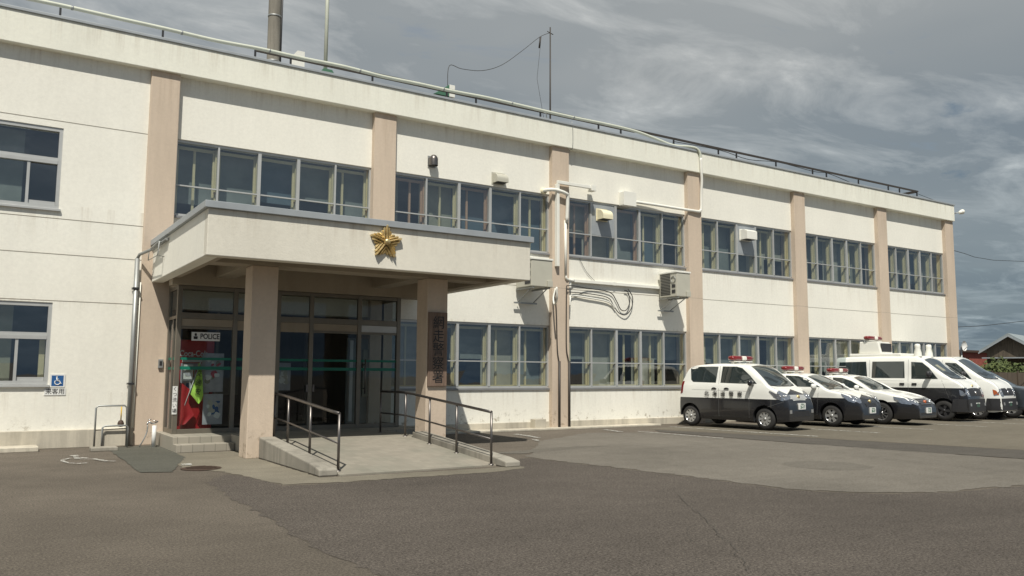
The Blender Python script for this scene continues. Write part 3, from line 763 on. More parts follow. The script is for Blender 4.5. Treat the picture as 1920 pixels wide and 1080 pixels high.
jb = empty('junction_box', (15.42, YW, 6.33)); tag(jb, 'large pale junction box above the third upper window bay', 'junction box')
b = MB(); b.box(0, .46, -.22, 0, 0, .40, 'white'); b.build('casing', jb, .012)
b = MB(); b.box(-.01, .47, -.235, -.222, -.01, .41, 'white'); b.build('lid', jb, .006)

def pipe(name, pts, r, mat, label, cat='pipe', seg=10, sm=4, group=None, clips=None):
    b = MB(); b.tube(smooth_path(pts, sm) if sm else pts, r, mat, seg)
    o = b.build(name); tag(o, label, cat, group)
    if clips:
        for c in clips:
            k = MB(); k.box(c[0] - r * 1.5, c[0] + r * 1.5, c[1] - r * 1.3, c[1] + r * 1.3 + .03, c[2] - .02, c[2] + .02, 'greysteel'); k.build('clip', o)
    return o
pipe('cable_duct', [(18.50, -.14, 8.15), (18.52, -.13, 7.75), (18.56, -.11, 7.45), (18.57, -.06, 7.0), (18.57, -.05, 6.62), (18.52, -.05, 6.50), (18.30, -.05, 6.47), (16.8, YW - .10, 6.50), (15.90, YW - .08, 6.50)], .042, 'white', 'white cable duct dropping from the roof pipe and running left to the junction box', 'cable duct')
# white ducts beside the third pillar
cd = empty('cable_duct', (13.0, -.06, 4.0)); tag(cd, 'tall white cable duct on the third pillar with a short arm to its right', 'cable duct')
b = MB(); b.box(.0, .085, -.07, .055, .35, 2.62, 'white'); b.build('riser', cd, .008)
b = MB(); b.box(.02, 1.30, -.07 + .0, .0, 2.625, 2.72, 'white'); b.box(1.18, 1.34, -.10, .1, 2.57, 2.74, 'white'); b.build('arm', cd, .01)
cd2 = empty('cable_duct', (12.72, YW, 6.40)); tag(cd2, 'white elbow duct bending around the third pillar from a round wall socket', 'cable duct')
b = MB(); b.tube(smooth_path([(0, 0, .02), (.0, -.12, .03), (.12, -.24, .04), (.32, -.27, .03), (.58, -.27, -.02), (.66, -.24, -.12), (.66, -.20, -.80)], 4), .05, 'white', 10); b.build('elbow', cd2)
b = MB(); b.lathe([(.085, 0), (.085, -.08), (.06, -.09)], (0, 0, .02), 'y', 'ivory', 16); b.build('socket', cd2)
b = MB(); b.tube([(.64, -.17, -.75), (.64, -.17, -2.30)], .038, 'white', 10); b.tube(smooth_path([(.64, -.17, -2.28), (.67, -.17, -2.36), (.80, -.12, -2.38), (1.0, -.06, -2.38)], 3), .038, 'white', 10); b.build('riser', cd2)
hd = empty('cable_duct', (13.52, YW, 3.98)); tag(hd, 'white horizontal cable duct from the third pillar to the right air conditioner unit', 'cable duct')
b = MB(); b.box(0, 3.5, -.09, 0, 0, .085, 'white'); b.build('trunking', hd, .006)
b = MB(); b.box(-.02, .08, -.11, -.001, -.16, .02, 'white'); b.box(1.6, 1.68, -.096, -.001, -.004, .09, 'white'); b.build('joint_cover', hd)
pipe('black_cable', [(13.38, -.05, 3.85), (13.6, -.04, 3.86), (14.2, YW - .05, 3.84), (15.0, YW - .05, 3.78), (15.25, YW - .05, 3.55), (15.42, YW - .05, 3.30), (15.62, YW - .06, 3.30), (15.75, YW - .06, 3.55), (15.68, YW - .06, 3.82), (15.55, YW - .06, 3.86)], .013, 'cable', 'upper black cable running right from the third pillar and looping on the wall', 'cable', 6)
pipe('black_cable', [(13.42, -.03, 3.68), (13.7, YW - .04, 3.70), (14.3, YW - .04, 3.69), (14.95, YW - .04, 3.62), (15.15, YW - .05, 3.40), (15.35, YW - .05, 3.20), (15.60, YW - .07, 3.16), (15.82, YW - .07, 3.40), (15.84, YW - .07, 3.70), (15.68, YW - .07, 3.90)], .013, 'cable', 'lower black cable running right from the third pillar and hanging in the widest loop', 'cable', 6)
pipe('grey_hose', [(13.50, -.03, 3.30), (13.52, -.02, 3.50), (13.66, YW - .05, 3.60), (14.2, YW - .05, 3.58), (14.95, YW - .05, 3.50), (15.2, YW - .05, 3.32)], .022, 'white', 'pale hose bending from the third pillar toward the cable loops', 'hose', 8)
pipe('thin_wire', [(13.95, YW - .03, 4.66), (14.2, YW - .03, 4.3), (14.6, YW - .03, 3.98)], .006, 'cable', 'thin dark wire hanging slantwise below the third upper window bay', 'wire', 5)
pipe('dark_conduit', [(12.98, -.04, 3.55), (13.03, -.04, 3.2), (13.06, -.04, 2.3), (13.08, -.04, 2.0), (13.13, -.04, 1.75)], .016, 'rustpipe', 'thin dark cable running down the left half of the third pillar', 'cable', 6)
pipe('dark_conduit', [(13.13, -.045, 1.80), (13.13, -.045, .0)], .035, 'rustpipe', 'thick dark conduit standing on the ground at the left half of the third pillar', 'conduit', 8, 0)
pipe('dark_conduit', [(13.38, -.04, 3.85), (13.37, -.04, 3.2), (13.37, -.04, 2.2), (13.42, -.04, 1.9), (13.46, -.04, 1.75)], .016, 'rustpipe', 'thin dark cable running down the right edge of the third pillar', 'cable', 6)
pipe('dark_conduit', [(13.46, -.045, 1.80), (13.46, -.045, .0)], .035, 'rustpipe', 'thick dark conduit standing on the ground at the right edge of the third pillar', 'conduit', 8, 0)
pipe('condenser_hose', [(12.62, -.62, 3.72), (12.68, -.55, 3.40), (12.85, -.20, 3.30), (12.92, -.06, 3.5), (13.0, -.05, 3.75)], .024, 'white', 'pale hose looping from the air conditioner beside the canopy to the third pillar', 'hose', 8)
pipe('thin_cable', [(13.55, -.03, 8.48), (13.56, -.09, 8.35), (13.56, -.09, 7.72), (13.53, .04, 7.6), (13.53, .06, 6.7), (13.55, .05, 6.0), (13.50, .06, 5.0)], .009, 'greysteel', 'thin grey cable hanging from the parapet down beside the third pillar', 'cable', 5)
# downpipe at the left of the canopy
dp = empty('downpipe', (2.60, -.07, 0)); tag(dp, 'grey steel downpipe beside the leftmost pillar, bent to the canopy edge', 'downpipe')
b = MB(); b.tube([(0, 0, 0.02), (0, 0, 3.72)], .047, 'greysteel', 12); b.build('pipe', dp)
b = MB(); b.tube([(0, 0, 3.72), (.03, -.05, 3.80), (.24, -.45, 3.90), (.26, -1.6, 3.93)], .03, 'greysteel', 10); b.build('branch', dp)
for z in (1.2, 3.1):
    b = MB(); b.box(-.06, .06, -.06, .13, z, z + .035, 'dark'); b.build('clip', dp)
pipe('conduit', [(2.69, -.03, .35), (2.69, -.03, 3.25)], .012, 'white', 'thin white conduit between the downpipe and the leftmost pillar', 'conduit', 6, 0)
br = empty('sign_bracket', (2.89, -1.3, 3.62)); tag(br, 'thin metal bracket hanging at the left edge of the canopy', 'bracket')
b = MB(); b.tube([(0, 0, .30), (-.10, 0, .30), (-.12, 0, .04), (0, 0, .02)], .012, 'greysteel', 6); b.tube([(.0, 1.1, .28), (-.10, 1.1, .27), (-.11, 1.1, .06)], .010, 'greysteel', 6); b.tube([(-.10, 0, .30), (-.10, 1.1, .27)], .022, 'greysteel', 6); b.tube([(-.12, 0, .04), (-.11, 1.1, .06)], .008, 'greysteel', 6); b.build('frame', br)

# tubular barrier (shoe scraper rack) at left
rk = empty('tubular_stand', (2.10, -.30, 0)); tag(rk, 'low grey tubular steel stand at the foot of the left wall', 'stand')
b = MB(); x0, x1, zt = -.12, .42, .80
b.tube([(x0, 0, .02), (x0, 0, zt - .04), (x0 + .04, 0, zt), (x1 - .04, 0, zt), (x1, 0, zt - .04), (x1 + .02, -.02, .02)], .017, 'greysteel', 8); b.build('outer_frame', rk)
b = MB(); b.tube([(x0 + .10, -.25, .02), (x0 + .10, -.25, .40), (x0 + .14, -.25, .43), (x1 - .04, -.25, .43), (x1 + .0, -.25, .40), (x1 + .0, -.25, .02)], .017, 'greysteel', 8)
b.tube([(x0, 0, .34), (x1, 0, .36)], .010, 'rustpipe', 6); b.build('inner_frame', rk)
bs = empty('scrub_brush', (2.42, -.33, .44)); tag(bs, 'small scrub brush with yellow handle hanging on the tubular stand', 'brush')
b = MB(); b.tube([(0, 0, .34), (0, 0, .08)], .012, 'yellow', 6); b.build('handle', bs)
b = MB(); b.lathe([(.001, -.05), (.05, -.04), (.06, .02), (.04, .07), (.001, .09)], (0, 0, 0), 'z', 'brown', 14); b.build('head', bs)
b = MB(); b.box(1.85, 2.30, -1.05, -.75, 0, .07, 'concrete'); tag(b.build('concrete_block', bevel=.012), 'low concrete block on the ground in front of the tubular stand', 'block')
tp = empty('standpipe', (2.98, -.62, 0)); tag(tp, 'white standpipe with two metal taps in front of the leftmost pillar', 'tap')
b = MB(); b.tube([(0, 0, .0), (0, 0, .42)], .04, 'signwhite', 12); b.build('post', tp)
b = MB(); b.tube([(-.11, -.02, .50), (-.05, -.01, .46), (.0, 0, .46), (.06, -.01, .50)], .016, 'chrome', 8); b.tube([(-.11, -.02, .50), (-.14, -.05, .44)], .014, 'chrome', 8); b.lathe([(.001, .0), (.035, .0), (.035, .015), (.001, .015)], (0, 0, .50), 'z', 'chrome', 12); b.lathe([(.001, .0), (.03, .0), (.03, .015), (.001, .015)], (-.09, 0, .53), 'z', 'chrome', 12); b.build('tap', tp)
b = MB(); b.tube(smooth_path([(-.13, -.05, .43), (-.14, -.06, .30), (-.20, -.08, .15), (-.26, -.05, .03)], 4), .012, 'greysteel', 6); b.build('hose', tp)

# ================================================================== ROOF
rp = empty('roof_pipe', (0, .32, FT)); tag(rp, 'long pale insulated pipe along the roof edge ending in a curved drop', 'pipe')
pts = []; rr = random.Random(5); x = -8
pts = [(x, 0, .36 + .014 * math.sin(x * 1.25) + .01 * math.sin(x * 2.9)) for x in [i * 1.0 for i in range(-8, 15)]]
pts += [(15.2, 0, .36), (16.2, -.02, .33), (16.9, -.12, .20), (17.5, -.25, .05), (18.0, -.36, .06), (18.35, -.42, .04), (18.48, -.45, -.10), (18.50, -.45, -.26)]
b = MB(); b.tube(smooth_path(pts, 4), .042, 'pipe', 12); b.build('pipe_run', rp)
for xx in (-1.0, 1.2, 3.3, 5.2, 7.4, 9.7, 11.8, 13.9):
    b = MB(); zz = .36 + .014 * math.sin(xx * 1.25) + .01 * math.sin(xx * 2.9)
    b.tube([(xx - .02, 0, zz), (xx + .02, 0, zz)], .046, 'greysteel', 12); b.build('band', rp)
rl = empty('roof_rail', (0, .62, FT)); tag(rl, 'long dark grey flat rail on small forked posts along the roof edge', 'roof rail')
b = MB(); b.box(4.8, 31.6, -.03, .03, .455, .51, "rustpipe"); b.box(31.5, 31.6, .05, 1.2, .44, .52, 'rustpipe'); b.box(5, 16.6, .12, .16, .46, .54, 'rustpipe'); b.build('rail', rl)
for xx in (-1.7, -.3, 1.01, 2.97, 4.96, 5.79, 7.86, 9.96, 10.85, 12.96, 15.06, 15.92, 18.1, 20.11, 20.97, 22.96, 24.95, 25.74, 27.66, 29.57, 30.32, 31.53):
    b = MB(); b.box(xx - .02, xx + .02, -.02, .02, -.3, .438, 'dark'); b.box(xx - .05, xx + .05, -.18, .02, .14, .175, 'dark')
    b.tube([(xx, 0, .28), (xx - .07, -.03, .02), (xx - .07, -.03, -.2)], .015, 'dark', 6); b.tube([(xx, 0, .28), (xx + .07, -.03, .02), (xx + .07, -.03, -.2)], .015, 'dark', 6); b.build('post', rl)
b = MB(); b.tube(smooth_path([(18.0, -.08, .36), (20.1, -.08, .40), (21.5, -.06, .30), (23.0, -.08, .42), (24.9, -.08, .36), (25.8, -.08, .40), (27.6, -.05, .18), (28.5, -.05, .1)], 4), .012, 'cable', 5)
b.tube(smooth_path([(31.5, 0, .4), (32.3, -.3, .15), (32.85, -.55, .02)], 3), .01, 'cable', 5); b.build('loose_cable', rl)
ch = empty('chimney_pipe', (5.92, 2.5, 7.95)); tag(ch, 'thick grey chimney pipe rising from the roof', 'chimney')
b = MB(); b.lathe([(.16, 0), (.16, 4.6)], (0, 0, 0), 'z', 'concrete', 24); b.build('flue', ch)
b = MB(); b.tube([(.165, -.06, .2), (.165, -.06, 4.5)], .025, 'dark', 8); b.build('cable_guard', ch)
b = MB()
for z in (1.4, 2.6): b.lathe([(.16, z), (.17, z), (.17, z + .04), (.16, z + .04)], (0, 0, 0), 'z', 'greysteel', 24)
b.build('strap', ch)
fp = empty('flagpole', (7.49, 3.0, 7.95)); tag(fp, 'slender white flagpole on a green base on the roof', 'flagpole')
b = MB(); b.tube([(0, 0, .9), (0, 0, 6.2)], .052, 'pipe', 12); b.build('mast', fp)
b = MB(); b.prism([(-.26, 1.45), (.26, 1.45), (.12, 1.66), (-.12, 1.66)], 'y', -.2, .2, 'darkgreen'); b.tube([(0, 0, 0), (0, 0, 1.7)], .08, 'darkgreen', 10); b.build('base', fp)
aw = empty('rooftop_box', (10.55, 2.0, 7.95)); tag(aw, 'small green and white equipment box behind the roof rail', 'equipment box')
b = MB(); b.prism([(-.38, 1.2), (.1, 1.2), (.1, 1.55)], 'y', -.25, .25, 'darkgreen'); b.box(.102, .28, -.25, .25, 1.2, 1.55, 'white'); b.box(-.3, .25, -.2, .2, 0, 1.19, 'greysteel'); b.build('casing', aw, .01)
am = empty('antenna_mast', (15.72, 4.0, 7.95)); tag(am, 'tall thin antenna mast above the roof with a slack wire', 'antenna')
b = MB(); b.tube([(0, 0, 0), (0, 0, 5.25)], [.035, .022], 'rustpipe', 8); b.tube([(-.12, 0, 5.08), (.12, 0, 5.02)], .015, 'rustpipe', 6); b.build('mast', am)
wirep = [(-.02, 0, 5.05), (-.55, -.15, 4.72), (-1.5, -.5, 3.9), (-2.5, -.9, 3.1), (-3.5, -1.4, 2.55), (-4.4, -1.75, 2.30), (-4.95, -2.0, 2.20), (-5.0, -2.0, 1.6)]
b = MB(); b.tube(smooth_path(wirep, 5), .009, 'rustpipe', 5); b.tube([(-.50, -.14, 4.75), (-.55, -.14, 4.35)], .03, 'rustpipe', 6); b.build('slack_wire', am)
b = MB(); b.tube([(-.5, -.14, 4.5), (-.75, -.3, 3.2), (-1.1, -1.2, 1.5)], .006, 'cable', 5); b.build('guy_wire', am)
sm_ = empty('white_spotlight', (13.05, .45, FT)); tag(sm_, 'small white spotlight on the roof edge in front of the antenna mast', 'spotlight')
b = MB(); b.lathe([(.09, 0), (.085, .06), (.05, .14), (.02, .18)], (0, 0, .05), 'z', 'white', 14); b.build('lamp_head', sm_)
b = MB(); b.tube([(0, 0, .22), (0, 0, .34), (-.1, 0, .36)], .012, 'greysteel', 6); b.build('arm', sm_)
vb = empty('white_vent_box', (5.98, 1.6, 7.95)); tag(vb, 'small white vent box at the foot of the chimney pipe', 'vent box')
b = MB(); b.prism([(.05, .9), (.4, .9), (.4, 1.42), (.22, 1.42)], 'y', -.2, .2, 'white'); b.box(.1, .38, -.15, .15, 0, .899, 'white'); b.build('casing', vb)
cam_ = empty('floodlight', (32.98, -.10, 8.02)); tag(cam_, 'small white floodlight at the far top corner of the building', 'floodlight')
b = MB(); b.tube([(0, .06, .0), (.10, -.05, .04), (.20, -.12, .06)], .02, 'greysteel', 8); b.build('arm', cam_)
b = MB(); b.lathe([(.001, -.12), (.06, -.11), (.10, 0), (.10, .03), (.001, .04)], (.27, -.14, .08), 'x', 'white', 16); b.lathe([(.001, -.08), (.05, -.07), (.08, 0), (.001, .02)], (.06, -.18, .02), 'x', 'white', 16); b.build('lamp_head', cam_)

# ================================================================== VEHICLES
def interp(tab, x):
    if x <= tab[0][0]: return tab[0][1]
    for (a, b), (c, d) in zip(tab, tab[1:]):
        if x <= c:
            t = (x - a) / (c - a); return b + (d - b) * t
    return tab[-1][1]
def smoothtab(tab, n=5):
    P = smooth_path([(x, z, 0) for x, z in tab], n)
    out = []; last = -1e9
    for p in P:
        if p.x > last + 1e-4: out.append((p.x, p.y)); last = p.x
    return out
class Car:
    def __init__(s, name, label, cat, X, Y, ang, P, group=None):
        s.P = P; s.root = empty(name, (0, 0, 0), 0); tag(s.root, label, cat, group)
        d = R(ang); s.root.rotation_euler = (0, 0, math.atan2(-math.cos(d), math.sin(d)))
        # (X,Y) is the ground contact of the right front wheel; local right side is -y
        lx, ly = P['xf'], -P['W'] + .09
        rz_ = s.root.rotation_euler[2]; c, sn = math.cos(rz_), math.sin(rz_)
        s.root.location = (X - (lx * c - ly * sn), Y - (lx * sn + ly * c), .02)
        s.shell()
    def w(s, x):
        P = s.P; t = x / P['L']; e = P.get('endw', .16)
        f = 1.0
        if t > .80: f = 1 - e * ((t - .80) / .20) ** 2.2
        t0 = P.get('x0', 0) / P['L'] + .12
        if t < t0: f = 1 - P.get('tailw', .10) * ((t0 - t) / .12) ** 2
        return P['W'] * f
    def shell(s):
        P = s.P; T = P['T'] = smoothtab(P['top'], 4); L = P['L']; belt, tone, k = P['belt'], P['tone'], P.get('tumble', .26)
        xs = sorted(set([round(x, 4) for x, z in T] + [round(L * i / 46, 4) for i in range(47)]))
        xs = [x for x in xs if P.get('x0', 0) - 1e-6 <= x <= L]; ring_n = None; rings = []
        for x in xs:
            top = interp(T, x); w = s.w(x); zb = interp(P['bot'], x) if 'bot' in P else .2
            r = min(.13 if top > belt + .2 else .09, max(.03, (top - zb) * .3)); zt = top - r
            zs = [zb, zb + .05, .34, .46, .58, tone - .012, tone, tone + .10, belt - .06, belt] + [belt + (zt - belt) * q for q in (.25, .5, .75)]
            def wz(z):
                f = 1.0
                if z < .36: f = 1 - .06 * ((.36 - z) / .18) ** 2
                if z > belt - .06: f -= .03 * min(1, (z - belt + .06) / .06) + k * max(0, z - belt) / P['W'] * 1.0
                if .36 <= z < tone: f += .012 * math.sin((z - .36) / (tone - .36) * math.pi)
                return w * f
            pts = []
            for z in zs:
                z = min(z, zt); pts.append((wz(z), z))
            w0 = wz(zt)
            for a in (22, 45, 68): pts.append((w0 - r * (1 - math.cos(R(a))), zt + r * .80 * math.sin(R(a))))
            wt = w0 - r
            crown = P.get('crown', .035)
            for q in (1, .8, .55, .28, 0): pts.append((wt * q, zt + r * .80 + .2 * r + crown * (1 - q * q) - crown))
            rings.append((x, pts))
        n = len(rings[0][1]); vs = []; 
        for x, pts in rings:
            for y, z in pts: vs.append((x, -y, z))
            for y, z in reversed(pts[:-1]): vs.append((x, y, z))
        m = 2 * n - 1; fs = []
        for i in range(len(rings) - 1):
            for j in range(m - 1): fs.append((i * m + j, (i + 1) * m + j, (i + 1) * m + j + 1, i * m + j + 1))
            fs.append((i * m + m - 1, (i + 1) * m + m - 1, (i + 1) * m, i * m))
        fs.append(tuple(range(m))); fs.append(tuple((len(rings) - 1) * m + j for j in range(m))[::-1])
        # loft may pinch at the nose : clean, then cut the wheel wells
        me = bpy.data.meshes.new('shell'); me.from_pydata(vs, [], fs)
        bm = bmesh.new(); bm.from_mesh(me)
        bmesh.ops.remove_doubles(bm, verts=bm.verts, dist=.0008); bmesh.ops.triangulate(bm, faces=[f for f in bm.faces if len(f.verts) > 4]); bmesh.ops.recalc_face_normals(bm, faces=bm.faces)
        bm.to_mesh(me)
        s.bvh = BVHTree.FromBMesh(bm); bm.free()
        for kk in (P['up'], P['lo'], 'dark'): me.materials.append(M[kk])
        for f in me.polygons:
            c = f.center; f.use_smooth = len(f.vertices) <= 4
            low = c.z < tone
            if c.x > P.get('nosex', 99) and c.z < P.get('nosez', 0): low = True
            f.material_index = 1 if low else 0
            if f.normal.z < -.8: f.material_index = 2
        o = bpy.data.objects.new('body', me); link_obj(o)
        cut = MB()
        for x in (P['xr'], P['xf']):
            for sgn in (-1, 1):
                ro = P['r'] + .055
                cut.lathe([(.001, 0), (ro, 0), (ro, .34 * -sgn), (.001, .34 * -sgn)], (x, sgn * (P['W'] + .1), P['r'] + .02), 'y', 'dark', 28, False)
        co = cut.build('cutter')
        bmc = bmesh.new(); bmc.from_mesh(co.data); bmesh.ops.remove_doubles(bmc, verts=bmc.verts, dist=.002); bmesh.ops.recalc_face_normals(bmc, faces=bmc.faces); bmc.to_mesh(co.data); bmc.free()
        md = o.modifiers.new('b', 'BOOLEAN'); md.operation = 'DIFFERENCE'; md.object = co; md.solver = 'EXACT'
        dg = bpy.context.evaluated_depsgraph_get(); res = bpy.data.meshes.new_from_object(o.evaluated_get(dg))
        if len(res.polygons) > 200:
            o.modifiers.clear(); o.data = res
            if len(res.materials) < 3 or res.materials[2] is None: pass
        else: o.modifiers.clear()
        bpy.data.objects.remove(co)
        try: o.data.set_sharp_from_angle(angle=R(38))
        except Exception: pass
        o.parent = s.root; s.body = o
    def decal(s, name, polys, axis, mat, off=.005, grid=.09, parent=None, skirt=True, label=None):
        D = {'R': ((0, -1, 0), lambda u, v: (u, -6, v)), 'L': ((0, 1, 0), lambda u, v: (u, 6, v)), 'F': ((1, 0, 0), lambda u, v: (12, u, v)), 'B': ((-1, 0, 0), lambda u, v: (-8, u, v)), 'T': ((0, 0, 1), lambda u, v: (u, v, 8))}
        nd, org = D[axis]; nd = Vector(nd)
        if polys and not isinstance(polys[0][0], (tuple, list)): polys = [polys]
        bm = bmesh.new()
        for poly in polys:
            bm.faces.new([bm.verts.new((u, v, 0)) for u, v in poly])
        us = [v.co.x for v in bm.verts]; vs = [v.co.y for v in bm.verts]
        for ax, (a, b_) in enumerate(((min(us), max(us)), (min(vs), max(vs)))):
            q = a + grid
            while q < b_ - .01:
                n = (1, 0, 0) if ax == 0 else (0, 1, 0); c = (q, 0, 0) if ax == 0 else (0, q, 0)
                bmesh.ops.bisect_plane(bm, geom=list(bm.verts) + list(bm.edges) + list(bm.faces), plane_co=c, plane_no=n); q += grid
        bmesh.ops.triangulate(bm, faces=bm.faces)
        N = {}
        for v in bm.verts:
            o_ = Vector(org(v.co.x, v.co.y)); loc, nor, _, _ = s.bvh.ray_cast(o_, -nd)
            if loc is None:
                u, w_ = v.co.x, v.co.y
                p = {'R': (u, -s.P['W'], w_), 'L': (u, s.P['W'], w_), 'F': (s.P['L'], u, w_), 'B': (0, u, w_), 'T': (u, w_, 1.5)}[axis]
                loc, nor, _, _ = s.bvh.find_nearest(Vector(p))
            if nor.dot(nd) < 0: nor = -nor
            nn = (nor + nd * .4).normalized(); v.co = loc + nn * off; N[v] = nn
        if skirt:
            be = [e for e in bm.edges if e.is_boundary]
            ret = bmesh.ops.extrude_edge_only(bm, edges=be)
            for g_ in ret['geom']:
                if isinstance(g_, bmesh.types.BMVert): g_.co = g_.co - nd * (off + .012)
        bmesh.ops.recalc_face_normals(bm, faces=bm.faces)
        me = bpy.data.meshes.new(name); bm.to_mesh(me); bm.free(); me.materials.append(M[mat])
        for f in me.polygons: f.use_smooth = True
        try: me.set_sharp_from_angle(angle=R(35))
        except Exception: pass
        # face orientation check
        o = bpy.data.objects.new(name, me); link_obj(o, parent or s.root)
        if label: o['label'] = label
        return o
    def surf(s, axis, u, v):
        nd, o_ = {'R': (Vector((0, -1, 0)), Vector((u, -6, v))), 'L': (Vector((0, 1, 0)), Vector((u, 6, v))), 'F': (Vector((1, 0, 0)), Vector((12, u, v))), 'T': (Vector((0, 0, 1)), Vector((u, v, 8)))}[axis]
        loc, nor, _, _ = s.bvh.ray_cast(o_, -nd)
        return loc if loc is not None else Vector((u, v, 1))
    def wheel(s, x, side, style):
        r = s.P['r']; wd = .17
        y = side * (s.P['W'] - .02 - wd / 2)
        w = empty('wheel', (x, y, r)); w.parent = s.root
        b = MB(); h = wd / 2
        b.lathe([(r * .62, -h), (r * .70, -h - .004), (r * .93, -h + .012), (r * .99, -h + .035), (r, 0), (r * .99, h - .035), (r * .93, h - .012), (r * .70, h + .004), (r * .62, h)], (0, 0, 0), 'y', 'rubber', 32)
        b.build('tyre', w)
        b = MB(); sg = side; ri = r * .64
        y0 = sg * (h - .035)
        b.lathe([(ri, sg * (h - .001)), (ri * .97, sg * (h + .003)), (ri * .90, sg * (h - .012)), (ri * .88, sg * (h - .045))], (0, 0, 0), 'y', 'chrome' if style != 'black' else 'dark', 28)
        b.lathe([(.001, sg * (h - .055)), (ri * .9, sg * (h - .055))], (0, 0, 0), 'y', 'dark', 28)
        n = {'hub': 9, 'six': 6, 'alloy': 10, 'black': 5}[style]; mt = {'hub': 'hubcap', 'six': 'hubcap', 'alloy': 'chrome', 'black': 'dark'}[style]
        for i in range(n):
            a = 2 * math.pi * i / n; tw = .35 if style == 'hub' else 0
            wdt = {'hub': .34, 'six': .40, 'alloy': .17, 'black': .4}[style] * ri * .55
            def pt(rad, q, dy): return (rad * math.cos(q), y0 + sg * dy, rad * math.sin(q))
            vs = []
            for rad, q, hw in ((ri * .15, a, wdt * .75), (ri * .92, a + tw, wdt)):
                for e in (-1, 1):
                    cx, cz = rad * math.cos(q) - e * hw * math.sin(q), rad * math.sin(q) + e * hw * math.cos(q)
                    vs += [(cx, y0 + sg * .024, cz), (cx, y0, cz)]
            b.add(vs, [(0, 2, 6, 4), (1, 3, 7, 5), (0, 4, 5, 1), (2, 6, 7, 3)], mt)
        b.lathe([(ri * .24, y0 + sg * .01), (ri * .22, y0 + sg * .034), (.001, y0 + sg * .036)], (0, 0, 0), 'y', mt, 16)
        b.build('rim', w)
    def wheels(s, style):
        for x in (s.P['xr'], s.P['xf']):
            for side in (-1, 1): s.wheel(x, side, style)
    def mirror(s, x, z, mat, big=1.0):
        for side in (-1, 1):
            y = side * (s.w(x) + .075); o = MB()
            vs = []; nseg = 16
            prof = [(-.06, .02), (-.05, .072), (.0, .085), (.045, .06), (.065, .01)]
            for xx, rr_ in prof:
                for j in range(nseg):
                    a = 2 * math.pi * j / nseg; vs.append((x + xx * big * .75, y + rr_ * 1.25 * big * math.copysign(abs(math.cos(a)) ** .55, math.cos(a)), z + rr_ * .80 * big * math.copysign(abs(math.sin(a)) ** .55, math.sin(a))))
            o.add(vs, [(i * nseg + j, i * nseg + (j + 1) % nseg, (i + 1) * nseg + (j + 1) % nseg, (i + 1) * nseg + j) for i in range(4) for j in range(nseg)] + [tuple(range(nseg)), tuple(range(4 * nseg, 5 * nseg))[::-1]], mat, True)
            o.box(x - .02, x + .02, y - side * .12, y - side * .04, z - .05, z - .01, 'dark')
            o.build('mirror', s.root)
    def reflectors(s, pts, r=.045):
        for sg in (-1, 1):
            for y, z in pts:
                q = s.surf('F', sg * y, z); b = MB()
                b.lathe([(r, -.02), (r, .012), (r * .8, .02), (.001, .024)], (q.x, sg * y, z), 'x', 'chrome', 14); b.build('lamp_reflector', s.root)
    def wipers(s, xb, xt):
        for y0, y1 in ((-.12, -.50), (.40, .02)):
            b = MB(); P = []
            for i in range(6):
                t = i / 5; x = xb + (xt - xb) * (.12 + .30 * t); y = y0 + (y1 - y0) * t; q = s.surf('T', x, y); P.append((q.x + .012, q.y, q.z + .022))
            b.tube(P, .008, 'dark', 5); b.build('wiper', s.root)
    def bonnet_lines(s, x0, x1, y0, y1):
        for sg in (-1, 1): s.decal('bonnet_seam', [(x0, sg * y0), (x1, sg * y1), (x1, sg * (y1 + .008)), (x0, sg * (y0 + .008))], 'T', 'seam', .003, .12, skirt=False)
    def cowl(s, xa, w):
        s.decal('wiper_cowl', [(xa, -w), (xa + .06, -w * .5), (xa + .075, 0), (xa + .06, w * .5), (xa, w), (xa + .03, w), (xa + .09, w * .5), (xa + .105, 0), (xa + .09, -w * .5), (xa + .03, -w)], 'T', 'dark', .006, .08)
    def plate(s, z, y=0, txt='26-17'):
        l = s.surf('F', y, z); x = l.x + .02
        o = empty('number_plate', (x, y, z)); o.parent = s.root
        b = MB(); b.box(-.05, .012, -.165, .165, -.083, .083, 'signwhite'); b.build('plate_board', o, .004)
        t = text_mesh('plate_digits', txt, .105, 'darkgreen', (.0145, 0, -.02), (R(90), 0, R(90)), o, .95, .003, .001)
        t = text_mesh('plate_digits', '札幌 500', .05, 'darkgreen', (.0145, 0, .052), (R(90), 0, R(90)), o, .95, .001, .001)
    def lightbar(s, x, half, z0, zc, speaker=True, seed=0):
        o = empty('light_bar', (x, 0, 0)); o.parent = s.root
        b = MB(); n = 12; vs = []; segs = []
        def pod(y0, y1, mat, rr=.075, h=.085):
            b2 = MB(); ys = [y0, y0 + .012 * (1 if y1 > y0 else -1), y0 + (y1 - y0) * .3, y0 + (y1 - y0) * .7, y1 - .04 * (1 if y1 > y0 else -1), y1]
            sc = [.86, 1, 1, 1, .85, .4]; vv = []
            for yy, q in zip(ys, sc):
                for j in range(n):
                    a = 2 * math.pi * j / n; cx, cz = math.cos(a), math.sin(a)
                    vv.append((.12 * q * math.copysign(abs(cx) ** .7, cx), yy, zc + h * q * math.copysign(abs(cz) ** .7, cz)))
            b2.add(vv, [(i * n + j, i * n + (j + 1) % n, (i + 1) * n + (j + 1) % n, (i + 1) * n + j) for i in range(5) for j in range(n)] + [tuple(range(n)), tuple(range(5 * n, 6 * n))[::-1]], mat, True)
            return b2
        for sg in (-1, 1):
            pod(sg * .02, sg * half, 'lampred', .075, .07).build('red_lamp', o)
        if speaker:
            b2 = MB(); b2.box(-.02, .15, -.095, .095, zc - .06, zc + .055, 'white'); b2.build('speaker_box', o, .03)
        b2 = MB(); b2.box(-.10, .10, -half + .08, half - .08, zc - .105, zc - .082, 'white')
